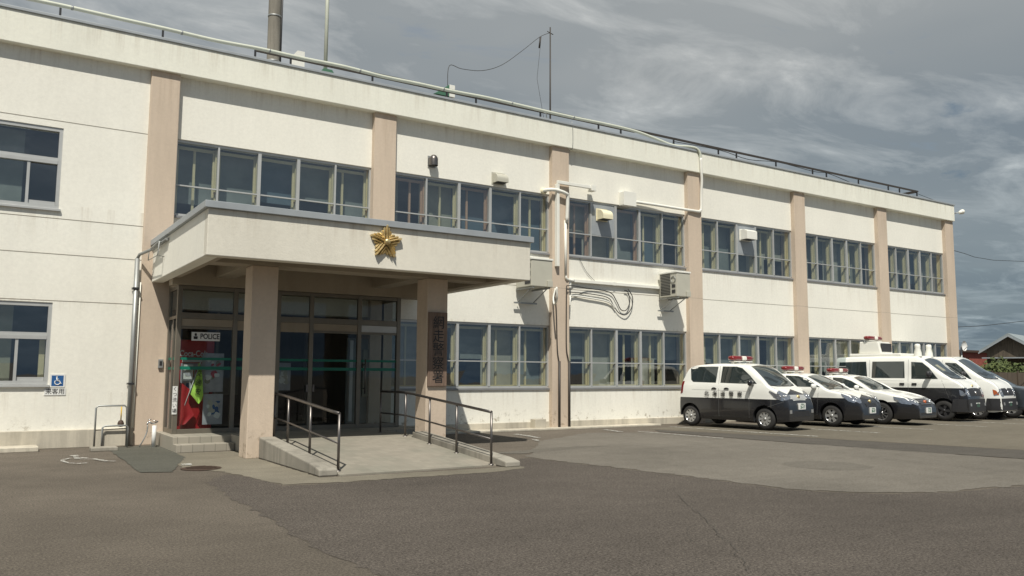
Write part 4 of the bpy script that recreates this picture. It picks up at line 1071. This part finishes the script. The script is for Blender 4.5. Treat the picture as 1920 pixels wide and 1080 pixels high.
        for sg in (-1, 1): b2.prism([(-.05, z0 - .03), (.05, z0 - .03), (.03, zc - .10), (-.03, zc - .10)], 'y', sg * (half - .12) - .03, sg * (half - .12) + .03, 'white')
        b2.build('bar_stand', o)

# --- small tall patrol car
P1 = dict(L=3.52, W=.76, xr=.52, xf=2.87, r=.285, belt=1.19, tone=.80, up='carwhite', lo='carblack', tumble=.20, endw=.17, tailw=.05, crown=.03,
          x0=.16, top=[(.16, .60), (.17, .95), (.21, 1.18), (.31, 1.45), (.44, 1.66), (.75, 1.74), (1.4, 1.77), (2.0, 1.76), (2.28, 1.715), (2.46, 1.63), (2.74, 1.40), (2.99, 1.17), (3.16, 1.09), (3.30, .99), (3.42, .87), (3.50, .70), (3.52, .60)],
          bot=[(.16, .30), (.4, .22), (3.2, .20), (3.52, .24)])
c = Car('patrol_car', 'tall small black and white patrol car parked nearest the canopy with characters on its side', 'patrol car', 17.56, -3.2, 9, P1, 'patrol cars backed against the building')
c.wheels('hub')
c.decal('side_window', [(.56, 1.655), (.50, 1.60), (.55, 1.30), (.62, 1.235), (1.38, 1.22), (1.42, 1.66), (1.2, 1.665)], 'R', 'carglass')
c.decal('side_window', [(1.53, 1.22), (1.56, 1.665), (2.0, 1.66), (2.18, 1.62), (2.44, 1.42), (2.66, 1.205), (2.1, 1.205)], 'R', 'carglass')
c.decal('side_window', [(.56, 1.64), (.55, 1.30), (.62, 1.235), (2.66, 1.205), (2.18, 1.61), (2.0, 1.655)], 'L', 'carglass')
c.decal('windscreen', [(2.36, -.50), (2.95, -.62), (3.0, -.3), (3.02, 0), (3.0, .3), (2.95, .62), (2.36, .50), (2.33, 0)], 'T', 'carglass')
c.decal('rear_window', [(-.48, 1.24), (.48, 1.24), (.44, 1.6), (-.44, 1.6)], 'B', 'carglass')
for sg in (-1, 1):
    c.decal('headlight', [(sg * .36, .90), (sg * .42, .82), (sg * .66, .78), (sg * .735, .86), (sg * .70, 1.0), (sg * .60, 1.02)], 'F', 'lampglass', .012, .06)
    c.decal('headlight_side', [(3.05, 1.03), (3.30, .90), (3.44, .78), (3.36, .76), (3.18, .84), (3.02, 1.0)], 'R' if sg < 0 else 'L', 'lampglass', .01, .06)
    c.decal('tail_light', [(.18, .9), (.26, .92), (.32, 1.25), (.25, 1.25)], 'R' if sg < 0 else 'L', 'lampred', .008, .08)
c.decal('bonnet_chevron', [(-.44, .925), (0, 1.06), (.44, .925), (.2, .918), (-.2, .918)], 'F', 'carblack', .006, .05)
c.decal('grille', [(-.36, .80), (.36, .80), (.40, .915), (-.40, .915)], 'F', 'alu', .010, .06)
c.decal('bumper_opening', [(-.42, .36), (.42, .36), (.38, .50), (-.38, .50)], 'F', 'dark', .004, .08)
for sg in (-1, 1): c.decal('fog_light', [(sg * .50, .44), (sg * .60, .44), (sg * .60, .53), (sg * .50, .53)], 'F', 'hubcap', .01, .06)
c.decal('bumper_seam', [[(2.98, .60), (3.40, .74), (3.40, .748), (2.98, .608)]], 'R', 'seam', .003, .12, skirt=False)
l = c.surf('F', 0, .86); b = MB(); b.lathe([(.001, .03), (.05, .028), (.06, .0), (.06, -.02)], (l.x, 0, .86), 'x', 'gold', 14); b.build('emblem', c.root)
c.reflectors([(.52, .88), (.64, .88)]); c.wipers(2.98, 2.40); c.cowl(2.955, .60); c.bonnet_lines(3.08, 3.40, .60, .50); c.plate(.62, 0, '26-17'); c.mirror(2.55, 1.22, 'carblack', 1.2)
c.lightbar(1.72, .52, 1.75, 1.90)
c.decal('door_seam', [[(1.475, .30), (1.483, .30), (1.483, 1.68), (1.475, 1.68)], [(2.42, .30), (2.428, .30), (2.45, 1.18), (2.442, 1.18)], [(.60, 1.02), (2.42, 1.0), (2.42, 1.004), (.60, 1.024)]], 'R', 'seam', .003, .15, skirt=False)
for xx in (1.26, 1.66): c.decal('door_handle', [(xx, 1.045), (xx + .15, 1.045), (xx + .15, 1.065), (xx + .10, 1.09), (xx + .05, 1.09), (xx, 1.065)], 'R', 'carblack', .02, .08)
for i, ch_ in enumerate('北海道警察'):
    xq = 1.10 + i * .265; q = c.surf('R', xq, .91)
    text_mesh('door_lettering', ch_, .155, 'black', (xq, q.y - .020, .91), (R(90), 0, 0), c.root, 1.0, .004, .004)
b = MB(); b.tube([(.62, .0, 1.72), (.50, 0, 1.86)], .008, 'dark', 6); b.box(.56, .70, -.04, .04, 1.70, 1.765, 'dark'); b.build('roof_antenna', c.root)

# --- compact patrol hatchback
P2 = dict(L=3.95, W=.79, xr=.60, xf=3.13, r=.30, belt=1.08, tone=.80, up='carwhite', lo='carblack', tumble=.30, endw=.22, tailw=.10, crown=.04, nosex=3.78, nosez=.84,
          top=[(0, .62), (.03, .95), (.15, 1.10), (.5, 1.36), (.9, 1.46), (1.5, 1.51), (2.0, 1.50), (2.25, 1.45), (2.7, 1.24), (3.02, 1.06), (3.35, .99), (3.65, .90), (3.84, .77), (3.92, .62), (3.95, .52)],
          bot=[(0, .28), (.3, .20), (3.6, .18), (3.95, .22)])
c = Car('patrol_car', 'black and white patrol hatchback with silver six hole wheel covers, second in the parked row', 'patrol car', 20.49, -3.1, 9, P2, 'patrol cars backed against the building')
c.wheels('six')
c.decal('side_window', [(.75, 1.12), (.95, 1.33), (1.3, 1.41), (1.62, 1.425), (1.62, 1.11)], 'R', 'carglass')
c.decal('side_window', [(1.70, 1.11), (1.70, 1.425), (2.1, 1.41), (2.36, 1.34), (2.82, 1.10)], 'R', 'carglass')
c.decal('side_window', [(.75, 1.12), (.95, 1.33), (1.3, 1.41), (2.1, 1.41), (2.36, 1.34), (2.82, 1.10)], 'L', 'carglass')
c.decal('windscreen', [(2.30, -.50), (2.98, -.64), (3.03, -.3), (3.05, 0), (3.03, .3), (2.98, .64), (2.30, .50), (2.26, 0)], 'T', 'carglass')
for sg in (-1, 1):
    c.decal('headlight', [(sg * .42, .80), (sg * .50, .68), (sg * .64, .66), (sg * .72, .76), (sg * .66, .90), (sg * .58, .91)], 'F', 'lampglass', .012, .06)
    c.decal('headlight_side', [(3.42, .93), (3.62, .86), (3.82, .74), (3.78, .67), (3.62, .72), (3.46, .86)], 'R' if sg < 0 else 'L', 'lampglass', .01, .06)
c.decal('bonnet_chevron', [(-.42, .80), (0, .90), (.42, .80), (0, .76)], 'F', 'carblack', .006, .05)
c.decal('grille', [(-.30, .56), (.30, .56), (.34, .66), (-.34, .66)], 'F', 'dark', .008, .06)
l = c.surf('F', 0, .71); b = MB(); b.lathe([(.001, .03), (.045, .028), (.05, .0), (.05, -.02)], (l.x, 0, .71), 'x', 'gold', 14); b.build('emblem', c.root)
c.reflectors([(.56, .78), (.63, .80)], .035); c.wipers(3.0, 2.3); c.cowl(2.985, .62); c.bonnet_lines(3.12, 3.74, .64, .52); c.plate(.46, 0, '38-07'); c.mirror(2.68, 1.12, 'carwhite', 1.15); c.lightbar(1.55, .55, 1.49, 1.645)
c.decal('door_seam', [[(1.655, .30), (1.663, .30), (1.663, 1.44), (1.655, 1.44)], [(2.70, .30), (2.708, .30), (2.78, 1.09), (2.772, 1.09)]], 'R', 'seam', .003, .15, skirt=False)

# --- patrol saloon
P3 = dict(L=4.75, W=.84, xr=.95, xf=3.72, r=.325, belt=1.03, tone=.66, up='carwhite', lo='carblack', tumble=.34, endw=.26, tailw=.12, crown=.045,
          top=[(0, .60), (.03, .88), (.2, .98), (.7, 1.04), (1.15, 1.27), (1.6, 1.42), (2.1, 1.47), (2.5, 1.46), (2.75, 1.40), (3.15, 1.20), (3.45, 1.03), (3.8, .97), (4.2, .88), (4.5, .77), (4.68, .64), (4.75, .50)],
          bot=[(0, .26), (.4, .18), (4.3, .16), (4.75, .20)])
c = Car('patrol_car', 'black and white patrol saloon with bright ten spoke alloy wheels, third in the parked row', 'patrol car', 22.85, -3.1, 9, P3, 'patrol cars backed against the building')
c.wheels('alloy')
c.decal('side_window', [(1.2, 1.07), (1.42, 1.27), (1.8, 1.36), (2.12, 1.37), (2.12, 1.06)], 'R', 'carglass')
c.decal('side_window', [(2.2, 1.06), (2.2, 1.37), (2.5, 1.36), (2.8, 1.27), (3.22, 1.05)], 'R', 'carglass')
c.decal('side_window', [(1.2, 1.07), (1.42, 1.27), (1.8, 1.36), (2.5, 1.36), (2.8, 1.27), (3.22, 1.05)], 'L', 'carglass')
c.decal('windscreen', [(2.76, -.48), (3.38, -.66), (3.45, -.3), (3.48, 0), (3.45, .3), (3.38, .66), (2.76, .48), (2.72, 0)], 'T', 'carglass')
for sg in (-1, 1):
    c.decal('headlight', [(sg * .44, .70), (sg * .50, .60), (sg * .64, .57), (sg * .72, .66), (sg * .68, .80), (sg * .58, .80)], 'F', 'lampglass', .012, .06)
    c.decal('headlight_side', [(4.10, .82), (4.38, .78), (4.60, .64), (4.56, .59), (4.32, .62), (4.12, .72)], 'R' if sg < 0 else 'L', 'lampglass', .01, .06)
c.decal('grille', [(-.34, .57), (.34, .57), (.40, .76), (-.40, .76)], 'F', 'dark', .008, .06)
c.decal('grille_bar', [[(-.36, .60 + i * .05), (.36, .60 + i * .05), (.36, .612 + i * .05), (-.36, .612 + i * .05)] for i in range(3)], 'F', 'chrome', .016, .08)
c.decal('bumper_slot', [[(-.55, .30), (.55, .30), (.52, .36), (-.52, .36)], ], 'F', 'dark', .006, .08)
l = c.surf('F', 0, .66); b = MB(); b.lathe([(.001, .04), (.055, .036), (.06, .0), (.06, -.02)], (l.x, 0, .66), 'x', 'orange', 14); b.build('emblem', c.root)
c.reflectors([(.54, .67), (.63, .70)], .038); c.wipers(3.42, 2.8); c.cowl(3.40, .64); c.bonnet_lines(3.55, 4.45, .68, .52); c.plate(.42, .02, '11-52'); c.mirror(3.05, 1.07, 'carwhite', 1.15); c.lightbar(2.0, .58, 1.45, 1.60)
c.decal('door_seam', [[(2.155, .30), (2.163, .30), (2.163, 1.38), (2.155, 1.38)], [(3.2, .30), (3.208, .30), (3.24, 1.03), (3.232, 1.03)]], 'R', 'seam', .003, .15, skirt=False)

# --- vans
def van(X, Y, ang, up, lo, label, police):
    P = dict(L=4.55, W=.82, xr=1.0, xf=3.82, r=.325, belt=1.30, tone=1.05 if police else .50, up=up, lo=lo, tumble=.13, endw=.13, tailw=.04, crown=.04,
             top=[(0, .60), (.01, 1.2), (.05, 1.7), (.12, 2.0), (.30, 2.10), (1.5, 2.13), (2.85, 2.12), (3.05, 2.09), (3.22, 1.99), (3.66, 1.66), (4.06, 1.38), (4.28, 1.26), (4.43, 1.10), (4.52, .85), (4.54, .62), (4.55, .52)],
             bot=[(0, .34), (.3, .26), (4.3, .24), (4.55, .28)])
    c = Car('van', label, 'van', X, Y, ang, P); c.wheels('black' if police else 'six')
    for rng in (((.30, 1.36), (.34, 1.90), (1.30, 1.92), (1.35, 1.36)), ((1.50, 1.36), (1.52, 1.92), (2.60, 1.92), (2.62, 1.36)), ((2.84, 1.34), (2.83, 1.90), (3.18, 1.88), (3.40, 1.70), (3.68, 1.34))):
        c.decal('side_window', list(rng), 'R', 'carglass', .005, .1)
    c.decal('side_window', [(.30, 1.36), (.34, 1.9), (3.20, 1.88), (3.66, 1.34)], 'L', 'carglass', .005, .1)
    c.decal('windscreen', [(3.20, -.58), (3.96, -.69), (4.05, -.4), (4.08, 0), (4.05, .4), (3.96, .69), (3.20, .58), (3.16, 0)], 'T', 'carglass', .006, .09)
    c.decal('wiper_cowl', [(3.98, -.66), (4.07, -.4), (4.10, 0), (4.07, .4), (3.98, .66), (4.02, .66), (4.12, .4), (4.15, 0), (4.12, -.4), (4.02, -.66)], 'T', 'dark', .008, .08)
    for sg in (-1, 1):
        c.decal('headlight', [(sg * .50, .76), (sg * .52, 1.0), (sg * .70, 1.02), (sg * .76, .80)], 'F', 'lampglass', .014, .06)
        c.decal('headlight_side', [(4.30, 1.00), (4.40, .96), (4.48, .82), (4.32, .82)], 'R' if sg < 0 else 'L', 'orange' if not police else 'lampglass', .01, .06)
        c.decal('fog_light', [(sg * .56, .48), (sg * .66, .48), (sg * .66, .57), (sg * .56, .57)], 'F', 'hubcap', .045, .06)
    c.decal('grille', [(-.47, .80), (.47, .80), (.50, 1.03), (.12, 1.04), (0, .97), (-.12, 1.04), (-.50, 1.03)], 'F', 'dark', .012, .06)
    c.decal('bumper', [(-.78, .30), (.78, .30), (.78, .70), (-.78, .70)], 'F', 'dark', .035, .08)
    c.decal('bumper_side', [(4.05, .30), (4.50, .30), (4.50, .70), (4.12, .70)], 'R', 'dark', .02, .08)
    l = c.surf('F', 0, .90); b = MB(); b.lathe([(.001, .03), (.05, .03), (.055, .0), (.055, -.02)], (l.x, 0, .90), 'x', 'chrome', 14); b.build('emblem', c.root)
    c.reflectors([(.57, .93), (.66, .90), (.58, .84)], .035); c.plate(.50, .0, '43-06' if police else '21-90'); c.mirror(3.46, 1.50, 'dark', 1.5); c.wipers(4.02, 3.45)
    c.decal('door_seam', [[(2.73, .35), (2.738, .35), (2.738, 1.98), (2.73, 1.98)], [(1.42, .35), (1.428, .35), (1.428, 1.98), (1.42, 1.98)], [(4.0, .72), (4.008, .72), (3.80, 1.3), (3.792, 1.3)], [(.35, 1.26), (2.6, 1.26), (2.6, 1.267), (.35, 1.267)]], 'R', 'seam', .003, .15, skirt=False)
    c.decal('sliding_rail', [(.25, 1.02), (1.40, 1.02), (1.40, 1.045), (.25, 1.045)], 'R', 'seam', .004, .15)
    for xx in (2.46, 2.86): c.decal('door_handle', [(xx, 1.13), (xx + .15, 1.13), (xx + .15, 1.20), (xx, 1.20)], 'R', 'dark', .02, .08)
    return c
c = van(26.40, -3.0, 9, 'carwhite', 'carblack', 'black and white police van with a roof box and two white horn speakers', True)
q = c.surf('F', .0, 1.12); b = MB(); b.lathe([(.001, .03), (.04, .03), (.045, .0), (.045, -.02)], (q.x, 0, 1.12), 'x', 'gold', 14); b.build('police_emblem', c.root)
b = MB(); b.box(.65, 2.45, -.60, .60, 2.09, 2.20, 'white'); b.build('roof_rack', c.root, .03)
b = MB(); b.prism([(.95, 2.205), (1.72, 2.205), (1.62, 2.62), (.98, 2.62)], 'y', -.48, .48, 'white'); rb = b.build('roof_box', c.root, .02)
b = MB(); b.prism([(-.36, 2.27), (.40, 2.27), (.40, 2.56), (-.36, 2.56)], 'x', 1.665, 1.715, 'dark'); b.build('display_panel', rb)
c.lightbar(1.25, .56, 2.62, 2.76)
for sg in (-1, 1):
    b = MB(); b.lathe([(.13, 0), (.12, .12), (.085, .26), (.09, .30), (.09, .38), (.07, .42), (.001, .43)], (2.95, sg * .46, 2.08), 'z', 'white', 18); b.build('horn_speaker', c.root)
c.decal('windscreen_paper', [(3.46, -.42), (3.72, -.44), (3.72, -.20), (3.46, -.20)], 'T', 'blind2', .009, .08)
c = van(28.45, -3.0, 9, 'carwhite', 'carwhite', 'plain white van with dark front bumper parked beside the police van', False)
# --- dark SUV
P5 = dict(L=4.45, W=.88, xr=.85, xf=3.55, r=.36, belt=1.12, tone=.40, up='cargrey', lo='dark', tumble=.28, endw=.20, tailw=.08, crown=.04,
          top=[(0, .60), (.02, 1.1), (.15, 1.35), (.35, 1.62), (.8, 1.70), (1.8, 1.72), (2.2, 1.70), (2.5, 1.62), (2.95, 1.34), (3.30, 1.13), (3.7, 1.08), (4.1, 1.0), (4.32, .88), (4.42, .70), (4.45, .60)],
          bot=[(0, .38), (.3, .28), (4.1, .28), (4.45, .32)])
c = Car('suv', 'dark grey sport utility car at the far right end of the parked row', 'car', 30.45, -3.1, 9, P5)
c.wheels('six')
c.decal('side_window', [(.5, 1.18), (.55, 1.5), (1.7, 1.58), (1.7, 1.16)], 'R', 'carglass')
c.decal('side_window', [(1.78, 1.16), (1.78, 1.58), (2.25, 1.56), (2.55, 1.44), (3.05, 1.14)], 'R', 'carglass')
c.decal('windscreen', [(2.52, -.55), (3.2, -.70), (3.3, 0), (3.2, .70), (2.52, .55), (2.48, 0)], 'T', 'carglass')
for sg in (-1, 1):
    c.decal('headlight', [(sg * .48, .80), (sg * .52, .95), (sg * .74, .98), (sg * .78, .84)], 'F', 'lampglass', .012, .06)
    c.decal('headlight_side', [(4.0, .98), (4.25, .92), (4.34, .80), (4.05, .84)], 'R' if sg < 0 else 'L', 'lampglass', .01, .06)
c.decal('grille', [(-.42, .72), (.42, .72), (.45, .92), (-.45, .92)], 'F', 'dark', .008, .06)
c.plate(.52, 0, '70-25'); c.mirror(2.85, 1.20, 'cargrey', 1.3)

# ================================================================== BACKGROUND AT RIGHT
hs = empty('wooden_house', (61.7, 13.9, 0)); tag(hs, 'dark weathered wooden house with pale gabled roof beyond the parked vehicles', 'house')
hs.rotation_euler = (0, 0, R(-76))
b = MB(); b.prism([(0.2, 0), (3.2, 0), (3.2, 3.36), (1.7, 4.36), (.2, 3.36)], 'y', 0, 8, 'woodwall'); b.build('wall', hs)
b = MB(); b.prism([(-.2, 3.20), (1.7, 4.40), (1.7, 4.54), (-.2, 3.34)], 'y', -.4, 8.3, 'roofgrey'); b.prism([(1.702, 4.40), (3.6, 3.20), (3.6, 3.34), (1.702, 4.54)], 'y', -.4, 8.3, 'roofgrey')
b.prism([(-.25, 3.07), (1.7, 4.29), (1.7, 4.395), (-.25, 3.17)], 'y', -.46, -.36, 'coping'); b.prism([(1.702, 4.29), (3.65, 3.07), (3.65, 3.17), (1.702, 4.395)], 'y', -.46, -.36, 'coping')
b.build('roof', hs)
b = MB(); b.box(.2, 7.5, -1.4, -.02, 2.72, 2.80, 'coping'); b.build('porch_roof', hs)
b = MB(); b.box(1.2, 2.6, -.04, -.01, 1.2, 2.2, 'dark'); b.build('window', hs)
rs = empty('red_shed', (71, 21.5, 0)); tag(rs, 'low reddish walled shed behind and left of the wooden house', 'shed')
b = MB(); b.box(0, 7.5, 0, 4, 0, 3.55, 'brickred'); b.build('wall', rs)
b = MB(); b.prism([(-.3, 3.56), (4.3, 3.56), (4.3, 3.68), (-.3, 3.75)], 'x', -.3, 7.8, 'brown'); b.build('roof', rs)
def bush(name, x, y, z0, rx, ry, rzv, n, seed, label, cat='bush'):
    rr = random.Random(seed); o = empty(name, (x, y, 0)); tag(o, label, cat)
    b = MB()
    for i in range(n):
        while True:
            p = Vector((rr.uniform(-1, 1), rr.uniform(-1, 1), rr.uniform(-1, 1)))
            if p.length < 1 and rr.random() < .3 + .7 * p.length: break
        lump = 1 + .25 * math.sin(p.x * 5 + seed) * math.cos(p.y * 4)
        q = Vector((p.x * rx * lump, p.y * ry * lump, z0 + rzv + p.z * rzv * lump)); s_ = rr.uniform(.08, .2)
        u = Vector((rr.uniform(-1, 1), rr.uniform(-1, 1), rr.uniform(-1, 1))).normalized(); v = u.orthogonal().normalized()
        b.add([q + u * s_, q + v * s_ * .6, q - u * s_, q - v * s_ * .6], [(0, 1, 2, 3)], 'leaf')
    b.build('foliage', o, fix=False)
    b = MB()
    for i in range(5):
        a = rr.uniform(0, 6.28); b.tube([(0, 0, 0), (rx * .25 * math.cos(a), ry * .25 * math.sin(a), z0 + rzv * .6), (rx * .6 * math.cos(a), ry * .6 * math.sin(a), z0 + rzv * 1.4)], [.06, .04, .02], 'woodwall', 6)
    b.build('stem', o)
bush('shrub', 58.3, 14.6, .8, 2.0, 1.2, 1.15, 1500, 1, 'dark green shrub left of the wooden house')
bush('shrub', 55.3, 9.6, .3, 3.2, 1.2, 1.1, 2200, 2, 'yellowish green bush in front of the wooden house')
bush('shrub', 55.0, 14.5, .3, 1.4, 1.0, 1.25, 900, 3, 'small dark bush just past the end of the police building')
# satellite dish
sd = empty('satellite_dish', (50.8, 9.6, 0)); tag(sd, 'white satellite dish on a pole beyond the building corner', 'satellite dish')
b = MB(); b.tube([(0, 0, 0), (0, 0, 3.3)], .05, 'greysteel', 8); b.build('pole', sd)
b = MB(); b.lathe([(.001, .0), (.16, -.02), (.26, -.06), (.31, -.10)], (0, -.1, 3.30), 'y', 'signwhite', 20); b.tube([(0, -.12, 3.02), (0, -.42, 3.3)], .02, 'greysteel', 6); b.build('dish', sd)
# overhead wires far away
pipe('overhead_wire', [(33.0, .9, 6.75), (35.7, 1.5, 6.93), (47.2, 4, 7.64), (95, 14, 13)], .012, 'cable', 'upper overhead wire crossing the sky beyond the building', 'wire', 5, 4)
pipe('overhead_wire', [(33.0, 2.0, 3.45), (38.2, 3, 3.73), (48.9, 5, 4.53), (95, 13.5, 8.6)], .014, 'cable', 'lower overhead wire sloping above the wooden house', 'wire', 5, 4)
fn = empty('board_fence', (51, 8.0, 0)); tag(fn, 'dark board fence behind the parked vehicles in front of the house', 'fence')
b = MB(); b.box(0, 30, 0, .06, .1, 1.7, 'woodwall'); b.build('boards', fn)
for i in range(11):
    b = MB(); b.box(i * 3, i * 3 + .1, -.08, -.002, 0, 1.8, 'woodwall'); b.build('post', fn)

# ================================================================== LIGHT, SKY, CAMERA
# light travels along (.34,.47,-1)
ld = Vector((.36, .56, -1)).normalized()
sun = bpy.data.lights.new('sun', 'SUN'); sun.energy = 5.0; sun.angle = R(.5); sun.color = (1, .955, .86)
so = bpy.data.objects.new('sun', sun); so.rotation_euler = ld.to_track_quat('-Z', 'Y').to_euler(); so.location = (0, -10, 30); link_obj(so)
to = -ld; elev = math.asin(to.z); az = math.atan2(to.x, to.y)
w = bpy.data.worlds.new('World'); scene.world = w; w.use_nodes = True; nt = w.node_tree
bg = nt.nodes['Background']
sky = nt.nodes.new('ShaderNodeTexSky'); sky.sky_type = 'NISHITA'; sky.sun_disc = False; sky.sun_elevation = elev; sky.sun_rotation = az
sky.dust_density = 2.0; sky.air_density = 1.2
tc = nt.nodes.new('ShaderNodeTexCoord'); sep = nt.nodes.new('ShaderNodeSeparateXYZ'); link(nt, tc.outputs['Generated'], sep.inputs[0])
def math_n(op, a, b=None):
    n = nt.nodes.new('ShaderNodeMath'); n.operation = op
    for i, v in ((0, a), (1, b)):
        if v is None: continue
        if isinstance(v, (int, float)): n.inputs[i].default_value = v
        else: link(nt, v, n.inputs[i])
    return n.outputs[0]
zc = math_n('ADD', math_n('MAXIMUM', sep.outputs[2], 0.0), .10)
u = math_n('DIVIDE', sep.outputs[0], zc); v = math_n('DIVIDE', sep.outputs[1], zc)
cb = nt.nodes.new('ShaderNodeCombineXYZ'); link(nt, u, cb.inputs[0]); link(nt, v, cb.inputs[1])
def mapped(scale, rot=0, loc=(0, 0, 0)):
    m = nt.nodes.new('ShaderNodeMapping'); m.inputs['Scale'].default_value = scale; m.inputs['Rotation'].default_value = (0, 0, rot); m.inputs['Location'].default_value = loc
    link(nt, cb.outputs[0], m.inputs[0]); return m.outputs[0]
n1 = nt.nodes.new('ShaderNodeTexNoise'); n1.inputs['Scale'].default_value = .55; n1.inputs['Detail'].default_value = 4; n1.inputs['Distortion'].default_value = .3; link(nt, mapped((1, 1, 1), R(25), (3.3, 1.2, 0)), n1.inputs['Vector'])
n2 = nt.nodes.new('ShaderNodeTexNoise'); n2.inputs['Scale'].default_value = 2.4; n2.inputs['Detail'].default_value = 9; n2.inputs['Roughness'].default_value = .62; n2.inputs['Distortion'].default_value = .5; link(nt, mapped((.75, 1.35, 1), R(-35), (7.1, .4, 0)), n2.inputs['Vector'])
base = ramp(nt, n1.outputs['Fac'], [(.30, (2.1, 2.5, 2.85)), (.50, (2.9, 3.2, 3.35)), (.68, (3.8, 4.0, 4.0))])
hi = ramp(nt, n2.outputs['Fac'], [(.46, (0, 0, 0)), (.60, (.35, .35, .35)), (.76, (1, 1, 1))])
cloud = mixc(nt, 'MIX', hi, base, (6.9, 7.0, 6.8))
# darker blue toward the horizon gap
hz = ramp(nt, sep.outputs[2], [(.0, (.55, .68, .78)), (.14, (.74, .82, .88)), (.34, (1.0, 1.0, 1.0))])
cloud = mixc(nt, 'MULTIPLY', 1, cloud, hz)
n3 = nt.nodes.new('ShaderNodeTexNoise'); n3.inputs['Scale'].default_value = 1.7; n3.inputs['Detail'].default_value = 8; n3.inputs['Roughness'].default_value = .6; link(nt, mapped((.9, 1.2, 1), R(-30), (1.3, 5.4, 0)), n3.inputs['Vector'])
holes = ramp(nt, n3.outputs['Fac'], [(.66, (0, 0, 0)), (.72, (.75, .75, .75))])
cloud = mixc(nt, 'MIX', holes, cloud, (1.35, 1.95, 2.6))
gap = ramp(nt, n2.outputs['Fac'], [(.24, (.35, .35, .35)), (.36, (.06, .06, .06))])
final = mixc(nt, 'MIX', gap, cloud, sky.outputs[0])
back = nt.nodes.new('ShaderNodeMapRange'); back.inputs['From Min'].default_value = .15; back.inputs['From Max'].default_value = -.45
back.inputs['To Min'].default_value = 0; back.inputs['To Max'].default_value = .34; link(nt, sep.outputs[1], back.inputs['Value'])
final = mixc(nt, 'MIX', back.outputs[0], final, (1.35, 2.45, 4.1))
link(nt, final, bg.inputs['Color']); bg.inputs['Strength'].default_value = .096

# camera solved from the facade
f, yaw, pit, rol = 1543.9345, R(32.9294), R(5.9564), R(.3008)
sy, cy, sp, cp = math.sin(yaw), math.cos(yaw), math.sin(pit), math.cos(pit)
F = Vector((sy * cp, cy * cp, sp)); Rt = Vector((cy, -sy, 0)); U = Rt.cross(F)
R2 = Rt * math.cos(rol) + U * math.sin(rol); U2 = U * math.cos(rol) - Rt * math.sin(rol)
cam = bpy.data.cameras.new('camera'); cam.sensor_width = 36; cam.lens = f * 36 / 1920; cam.clip_end = 3000; cam.clip_start = .05
co = bpy.data.objects.new('camera', cam); mt = Matrix((R2, U2, -F)).transposed().to_4x4(); mt.translation = Vector((0, -17.9615, 1.45)); co.matrix_world = mt; link_obj(co)
scene.camera = co
scene.view_settings.view_transform = 'Standard'; scene.view_settings.look = 'None'; scene.view_settings.exposure = 0; scene.view_settings.gamma = 1
scene.cycles.use_denoising = True
scene.cycles.max_bounces = 8; scene.cycles.transparent_max_bounces = 16
